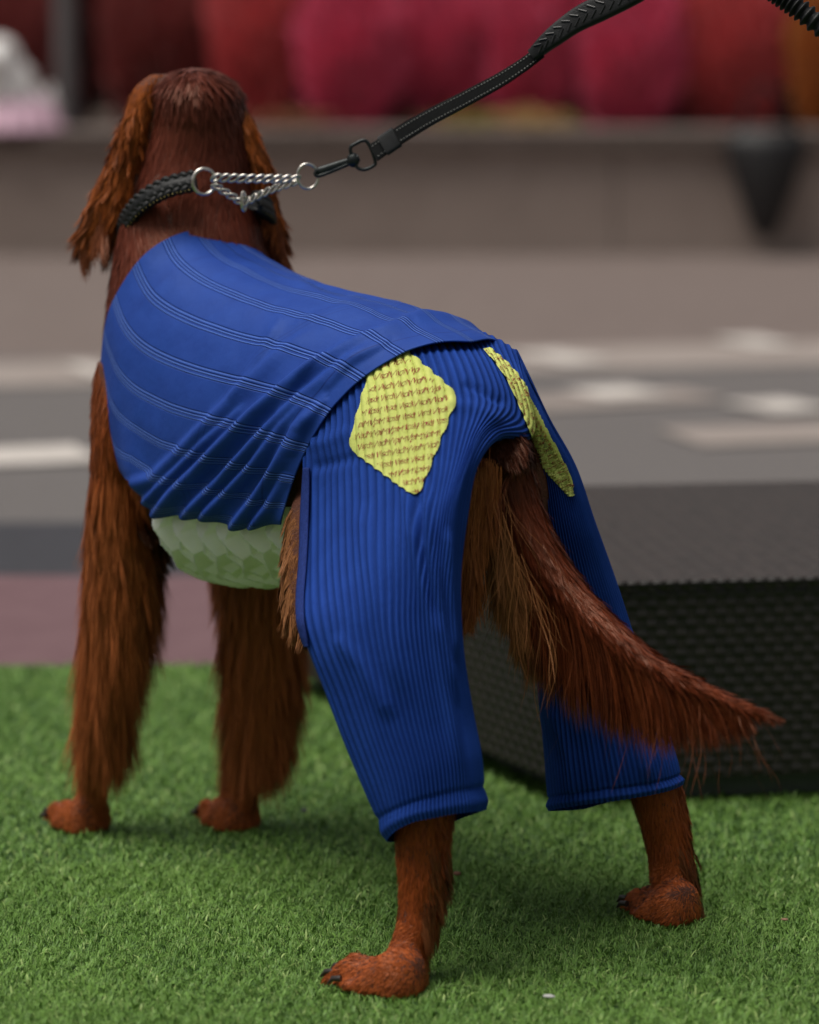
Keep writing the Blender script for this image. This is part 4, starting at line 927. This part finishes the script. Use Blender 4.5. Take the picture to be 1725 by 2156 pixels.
# ears
for P, N, sgn_, seed in ((*EARL, -1, 1), (*EARR, 1, 2)):
    q, nn, T, u, v = area_sample(P, N, 15000); out = np.array([1., 0, 0])*sgn_
    D = nrm(np.array([0, 0, -1.])+out*(.30+.10*u)[:, None]*(.8 if sgn_ < 0 else .25)+.18*vnoise(q, 35, seed)[:, None]*np.array([1, .4, 0]))
    L = .018+.020*u**1.2+rng.uniform(-.004, .005, len(q))
    ton = .5+.5*vnoise(q, 26, 30+seed)+.25*sm(.45, 0, u)
    o = fur('ear_hair', q, nn, D, L, (.10, .022, .006), (.44, .115, .024), .00040, 7, .12+.16*sm(.5, .1, u), .2, wave=.5, wfreq=1.3, clumps=900, clump=.68, tone=ton-.2*u, curlr=.04)
    o['label'] = ('long wavy copper hair of the left ear' if sgn_ < 0 else 'long wavy copper hair of the right ear')
    k = (u > .72); kk = rng.choice(np.where(k)[0], min(1800, k.sum()), replace=False)
    fur('ear_fringe', q[kk], nn[kk], D[kk], rng.uniform(.045, .068, len(kk)), (.10, .028, .012), (.30, .09, .035), .00038, 9, .02, .3, wave=.3, clumps=16, clump=.93)
# front legs: short coat plus long feathering behind
def leg(P, N, n, cx, seed, ztop, lfun, feather, name='leg_coat'):
    q, nn, T, u, v = area_sample(P, N, n)
    px, py = proj(q); ton = .5+.45*vnoise(q*[1, 1, .35], 40, seed)
    fur(name, q, nn, nrm(-Z_+T*.5+.10*rng.normal(0, 1, (len(q), 3))), lfun(u), (.10, .023, .007), (.38, .088, .022), .00032, 5, .03, .15, clumps=n//7, clump=.4, tone=ton, cva=.6, tilt=.4)
    # feathering rooted on the side turned to the camera and the body side
    n2, spread, a0, a1 = feather
    q, nn, T, u, v = area_sample(P, N, n2, vr=(.0, .5), wfun=lambda G_: w_px(lambda x, y: (sm(a0-30, a0+40, y)*sm(a1+10, a1-50, y)))(G_))
    px, py = proj(q); t_ = np.clip((py-a0)/(a1-a0), 0, 1)
    side = (px-np.interp(py, [l[1] for l in cx], [l[0] for l in cx]))
    D = nrm(-Z_+np.array([1., 0, 0])*(side/60*spread)[:, None]-np.array([0, 1., 0])*.22+.03*rng.normal(0, 1, (len(q), 3)))
    L = (.060+.070*sm(0, .5, t_)-.03*sm(.7, 1, t_))*rng.uniform(.75, 1.15, len(q)); ton = .5+.4*vnoise(q*[1, 1, .25], 60, seed+3)+.15*(side > 0)
    fur('leg_feathering', q, nn, D, L, (.11, .025, .007), (.54, .145, .038), .00030, 8, .04, .6, wave=.05, clumps=n2//20, clump=.62, tone=ton, cvar=.2, fz=.7, tipc=(.34, .10, .03), cwn=.012)
leg(*FLL, 26000, [(232, 900), (228, 1100), (225, 1400), (195, 1650)], 41, .4, lambda u: np.interp(u, [0, .3, .8, 1], [.030, .028, .014, .010]), (31000, .18, 1010, 1510))
leg(*FLR, 18000, [(545, 900), (545, 1300), (535, 1650)], 51, .4, lambda u: np.interp(u, [0, .3, .8, 1], [.028, .022, .014, .010]), (29000, .24, 1120, 1520))
# elbow tuft behind the left elbow
q, nn, T, u, v = area_sample(*FLL, 8000, wfun=lambda G_: w_px(lambda x, y: sm(1040, 1080, y)*sm(1190, 1150, y)*sm(250, 290, x))(G_))
fur('elbow_tuft', q, nn, nrm(np.array([.62, -.2, -.75])+0*q+.12*rng.normal(0, 1, q.shape)), rng.uniform(.028, .052, len(q)), (.030, .010, .005), (.12, .036, .014), .00042, 7, .2, .4, wave=.9, clumps=60, clump=.85)
# hind shanks
for P, N, seed, n in ((*HLL, 61, 30000), (*HLR, 71, 26000)):
    q, nn, T, u, v = area_sample(P, N, n, wfun=lambda G_: w_px(lambda x, y: sm(1560, 1640, y))(G_)); px, py = proj(q)
    side = nn[:, 0]; ton = .5+.45*vnoise(q*[1, 1, .5], 55, seed)+.1*side
    D = nrm(-Z_*1.0+T*.4+np.array([1., 0, 0])*(.30*sm(0, 1, side))[:, None]+.08*rng.normal(0, 1, (n, 3)))
    fur('shank_coat', q, nn, D, rng.uniform(.008, .013, n)+.008*sm(.2, .9, side), (.10, .021, .006), (.36, .078, .018), .00029, 5, .05, .15, clumps=n//7, clump=.4, cva=.7, tilt=.4, tone=ton)
    k = np.where((side > .25) & (py > 1780) & (py < 1960))[0]; k = rng.choice(k, min(1500, len(k)), replace=False)
    fur('shank_tuft', q[k], nn[k], nrm(D[k]+[.25, 0, 0]), rng.uniform(.022, .034, len(k)), (.08, .024, .010), (.24, .075, .028), .0004, 6, .16, .6, clumps=36, clump=.85)
# paws: sample the body mesh near the ground
npol = len(me2.polygons); Fq = [list(p_.vertices) for p_ in me2.polygons]; Fq = np.array([f_ if len(f_) == 4 else f_+[f_[-1]] for f_ in Fq]); cen = co[Fq].mean(1)
Fall = Fq; pc = np.array([np.asarray(c_) for c_, f in PAWS]); dd = np.linalg.norm(cen[:, None, :2]-pc[None, :, :2], axis=2); kf = (dd.min(1) < .11) & (cen[:, 2] < .062) & (cen[:, 2] > .004); Fq = Fq[kf]
a, b, c, d = (co[Fq[:, i]] for i in range(4)); nq = np.cross(c-a, d-b); ar = np.linalg.norm(nq, axis=1)+1e-12
k = rng.choice(len(Fq), 70000, p=ar/ar.sum()); f1 = rng.uniform(0, 1, (70000, 1)); f2 = rng.uniform(0, 1, (70000, 1)); q = (a[k]*(1-f1)+b[k]*f1)*(1-f2)+(d[k]*(1-f1)+c[k]*f1)*f2; nn = nrm(nq)[k]
own = np.argmin(np.linalg.norm(q[:, None, :2]-pc[None, :, :2], axis=2), 1); fv = np.array([nrm(f) for c_, f in PAWS])[own]
ton = .5+.45*vnoise(q, 90, 81)
fur('paw_coat', q, nn, nrm(fv*.9-Z_*.45+.12*rng.normal(0, 1, q.shape)), rng.uniform(.004, .0075, len(q)), (.14, .032, .010), (.52, .125, .034), .00032, 4, .12, .2, clumps=len(q)//7, clump=.5, tone=ton, tang=True)
# shoulder just below the armhole
def mesh_roots(kf, n):
    Fr = Fall[kf]; a, b, c, d = (co[Fr[:, i]] for i in range(4)); nq = np.cross(c-a, d-b); ar = np.linalg.norm(nq, axis=1)+1e-12
    k = rng.choice(len(Fr), n, p=ar/ar.sum()); f1 = rng.uniform(0, 1, (n, 1)); f2 = rng.uniform(0, 1, (n, 1)); return (a[k]*(1-f1)+b[k]*f1)*(1-f2)+(d[k]*(1-f1)+c[k]*f1)*f2, nrm(nq)[k]
cenx, ceny = proj(co[Fall].mean(1)); cy3 = co[Fall].mean(1)[:, 1]
q, nn = mesh_roots((cenx < 300) & (ceny > 770+np.maximum(cenx-205, 0)*2.6) & (ceny < 1090) & (cy3 < 4.2), 16000)
fur('shoulder_coat', q, nn, nrm(-Z_+.06*rng.normal(0, 1, q.shape)), rng.uniform(.018, .03, len(q)), (.085, .020, .007), (.34, .085, .024), .0003, 5, .02, .1, clumps=2200, clump=.4, tone=.5+.4*vnoise(q, 30, 66), cva=.6, tang=True)
# flank, seen between shirt and trousers
q, nn, T, u, v = area_sample(*THIGHL, 15000, wfun=lambda G_: w_px(lambda x, y: sm(1060, 1090, y)*sm(1330, 1290, y)*sm(670, 650, x))(G_))
fur('flank_coat', q, nn, nrm(np.array([-.12, -.02, -1.])+.12*rng.normal(0, 1, q.shape)+0*q), rng.uniform(.020, .034, len(q)), (.10, .035, .014), (.33, .14, .055), .00042, 7, .12, .4, wave=.4, clumps=260, clump=.75)
# rump under the tail, long pale breeches
def patch_roots(n, pts, d0, dj=.01):
    P = np.array(pts, float); k = rng.integers(0, len(P)-1, n); f = rng.uniform(0, 1, n); x = P[k, 0]*(1-f)+P[k+1, 0]*f+rng.normal(0, 9, n); y = P[k, 1]*(1-f)+P[k+1, 1]*f+rng.normal(0, 12, n)
    return Y(x, y, np.full(n, d0)+rng.uniform(-dj, dj, n)), x, y
RN = nrm(np.array([.35, -.93, .1]))
n = 16000; q, x, y = patch_roots(n, [(1030, 985), (1008, 1030), (995, 1090), (985, 1150), (985, 1200)], 3.575, .015)
fur('breeches', q, np.tile(RN, (n, 1)), nrm(np.array([-.03, -.06, -1])+0*q+.012*rng.normal(0, 1, (n, 3))), rng.uniform(.045, .068, n), (.15, .038, .011), (.46, .150, .048), .00032, 10, .04, .3, wave=.03, wfreq=.8, clumps=600, clump=.5, cvar=.2, cwn=.012, fz=.6)
n = 14000; q, x, y = patch_roots(n, [(1045, 1080), (1065, 1130), (1090, 1190), (1125, 1260)], 3.60, .012)
fur('breeches', q, np.tile(RN, (n, 1)), nrm(np.array([.12, -.06, -1])+0*q+.02*rng.normal(0, 1, (n, 3))), rng.uniform(.06, .10, n), (.09, .026, .009), (.30, .100, .034), .00024, 12, .04, .35, wave=.04, wfreq=.7, clumps=420, clump=.6, cvar=.3, cwn=.012, fz=.6, tipc=(.30, .13, .045))
n = 45; q, x, y = patch_roots(n, [(1045, 1030), (1070, 1110), (1110, 1220), (1150, 1290)], 3.55, .012)
fur('stray_hairs', q, np.tile(RN, (n, 1)), nrm(np.array([.22, -.15, -1])+0*q+.12*rng.normal(0, 1, (n, 3))), rng.uniform(.08, .14, n), (.20, .075, .028), (.36, .15, .055), .00020, 14, .08, .5, wave=.2, wfreq=.8, clumps=90, clump=.4)
# rump around the tail root
cx_, cy_ = proj(cen); kf = (np.hypot(cx_-1078, (cy_-915)*1.1) < 62) & (cen[:, 1] < 3.78); Fr = Fall[kf]
a, b, c, d = (co[Fr[:, i]] for i in range(4)); nq = np.cross(c-a, d-b); ar = np.linalg.norm(nq, axis=1)+1e-12; n = 9000
k = rng.choice(len(Fr), n, p=ar/ar.sum()); f1 = rng.uniform(0, 1, (n, 1)); f2 = rng.uniform(0, 1, (n, 1)); q = (a[k]*(1-f1)+b[k]*f1)*(1-f2)+(d[k]*(1-f1)+c[k]*f1)*f2; nn = nrm(nq)[k]
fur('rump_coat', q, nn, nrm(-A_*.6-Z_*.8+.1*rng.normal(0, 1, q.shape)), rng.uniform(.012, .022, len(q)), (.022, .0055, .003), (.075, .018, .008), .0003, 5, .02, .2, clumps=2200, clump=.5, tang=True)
# tail coat and fringe
Pt, Nt = TAIL
q, nn, T, u, v = area_sample(Pt, Nt, 60000)
down = nn[:, 2]; ton = .35+.45*vnoise(q, 30, 91)+.35*sm(.25, .8, u)
D = nrm(T+.04*rng.normal(0, 1, q.shape)-Z_*(.20*(down < 0))[:, None])
fur('tail_coat', q, nn, D, .018+.012*np.sin(u*3.1)+rng.uniform(-.005, .006, len(q)), (.026, .0062, .0035), (.17, .036, .013), .00030, 7, .012, .06, wave=.03, clumps=7000, clump=.4, cva=.5, tilt=.4, jit=.03, fz=.6, tone=ton)
w_t = lambda P: (nrm(P-P.mean(1, keepdims=True))[..., 2] < -.15)*sm(0, .06, np.linspace(0, 1, P.shape[0]))[:, None]*(.55+1.0*np.linspace(0, 1, P.shape[0])[:, None])
n = 15000; q, nn, T, u, v = area_sample(Pt, Nt, n, wfun=w_t)
L = np.interp(u, [0, .15, .35, .6, .8, .93, 1], [.05, .10, .135, .105, .062, .024, .008])*rng.uniform(.6, 1.12, n)
ton = .5+.4*vnoise(q, 45, 95); ub = (u**2.5)[:, None]; D = nrm(T*(.75+1.5*ub)-Z_*.65*(1-ub)+.015*rng.normal(0, 1, (n, 3)))
fur('tail_fringe', q, nn, D, L, (.040, .009, .004), (.19, .044, .014), .00027, 12, .0, 1.7*(1-.92*u**2), wave=.02, clumps=520, clump=.72, tone=ton, cvar=.2, cwn=.01, fz=.6)
n = 160; q, nn, T, u, v = area_sample(Pt, Nt, n, wfun=w_t)
fur('stray_hairs', q, nn, nrm(T*.9-Z_*.7+.18*rng.normal(0, 1, (n, 3))), np.interp(u, [0, .3, .8, 1], [.14, .17, .11, .04])*rng.uniform(.7, 1.2, n), (.08, .024, .010), (.20, .06, .025), .00020, 14, .05, .8, wave=.4, clumps=110, clump=.4)
# tail tip brush
n = 900; k = rng.choice(np.where(np.linspace(0, 1, 80) > .9)[0], n); q = TAILC[k]; 
fur('tail_tip', q, np.tile(-Z_*.0+RN, (n, 1)), nrm(np.gradient(TAILC, axis=0)[k])+.03*rng.normal(0, 1, (n, 3)), rng.uniform(.018, .034, n), (.05, .012, .005), (.17, .040, .014), .0003, 6, .01, .08, clumps=60, clump=.7)
# ------------------------------------------------------------------ small things on the turf
def crumb(px, py, c, r, label, seed, flat=.5):
    p = G(px, py, .012); r_ = np.random.default_rng(seed); mb = MB(); mb.ell((0, 0, 0), [(r, 0, 0), (0, r*.7, 0), (0, 0, r*flat)], 14, 9)
    V = np.concatenate(mb.V); V = V*(1+.25*vnoise(V, 1.5/r, seed)[:, None]); mb.V = [V]; o = mb.build('leaf_fragment' if flat < .4 else 'crumb', simple('crumb%d' % seed, c, .7)); o.location = p; tag(o, label, 'litter')
crumb(963, 1839, (.20, .085, .05), .005, 'small reddish brown crumb on the turf right of the near hind leg', 3)
crumb(1652, 1936, (.30, .16, .10), .004, 'small tan leaf fragment on the turf at the right, beside the far hind paw', 4, .3)
crumb(1156, 2098, (.45, .45, .43), .006, 'small pale grey flake on the turf near the bottom edge', 5, .3)
crumb(640, 1706, (.14, .13, .16), .004, 'tiny dark bead on the turf between the far front paw and the blue trouser leg', 6)
# ------------------------------------------------------------------ white dog sitting on the planter at the left edge
WDY = wy+.10; WD = empty('small_dog', (float(Y(34, 290, WDY)[0]), WDY, wt-.03)); tag(WD, 'fluffy white dog in a pale pink skirt sitting on the planter wall', 'dog')
base = np.array([float(Y(34, 290, WDY)[0]), WDY, wt-.03])
def E_(mb, x, y, z, ax, ay, az):
    z, az, ax = z*.86, az*.9, ax*1.08
    return mb.ell(base+np.array([x, y, z]), [(ax, 0, 0), (0, ay, 0), (0, 0, az)], 20, 12)
mb = MB(); E_(mb, 0.0, .0, .13, .115, .13, .13); E_(mb, -.03, -.04, .24, .10, .10, .12); E_(mb, -.06, -.07, .37, .075, .08, .08); E_(mb, -.07, -.15, .35, .035, .05, .03)
for sx in (-.09, .02): mb.tube(base+np.array([[sx, -.09, .2], [sx, -.11, .1], [sx, -.115, .012]]), [.035, .028, .026], 12)
E_(mb, -.125, -.06, .36, .02, .035, .06); E_(mb, .0, -.06, .36, .02, .035, .06); mb.tube(base+np.array([[.08, .05, .08], [.14, .06, .12], [.13, .04, .2]]), [.02, .022, .012], 10)
M_WF = simple('white_coat', (.95, .93, .92), .8, (.90, .88, .86), 30, bump=.01, bscale=60)
wb = mb.build('body', M_WF); rm = wb.modifiers.new('r', 'REMESH'); rm.mode = 'VOXEL'; rm.voxel_size = .01; dg = bpy.context.evaluated_depsgraph_get(); m3 = bpy.data.meshes.new_from_object(wb.evaluated_get(dg)); wb.modifiers.clear(); wb.data = m3
for p_ in m3.polygons: p_.use_smooth = True
if not m3.materials: m3.materials.append(M_WF)
setp(wb, WD)
vv = np.array([v.co[:] for v in m3.vertices]); vn = np.array([v.normal[:] for v in m3.vertices]); k = rng.integers(0, len(vv), 9000)
fur('coat', vv[k], vn[k], nrm(-Z_*.7+vn[k]*.8+.3*rng.normal(0, 1, (9000, 3))), rng.uniform(.010, .022, 9000), (.90, .88, .86), (.97, .96, .95), .0012, 4, .2, .2, parent=WD, clumps=700)
t = np.linspace(0, 2*math.pi, 120, endpoint=False); R = []
for f in np.linspace(0, 1, 12): rr2 = .125+.055*f+.010*f*np.sin(t*14); R.append(base+np.stack([rr2*np.cos(t), rr2*1.05*np.sin(t), .15-.12*f+0*t], -1))
mb = MB(); mb.grid(np.array(R), True); o = mb.build('skirt', simple('pale_pink_tulle', (.78, .52, .62), .7, (.66, .42, .54), 20)); so = o.modifiers.new('t', 'SOLIDIFY'); so.thickness = .004; setp(o, WD)
for sx in (-1, 1): o = MB().ell(base+np.array([-.06+sx*.028, -.150, .335]), [(.008, 0, 0), (0, .006, 0), (0, 0, .008)], 12, 8).build('eye', M_CLAW); setp(o, WD)
o = MB().ell(base+np.array([-.07, -.203, .302]), [(.012, 0, 0), (0, .008, 0), (0, 0, .009)], 12, 8).build('nose', M_CLAW); setp(o, WD)
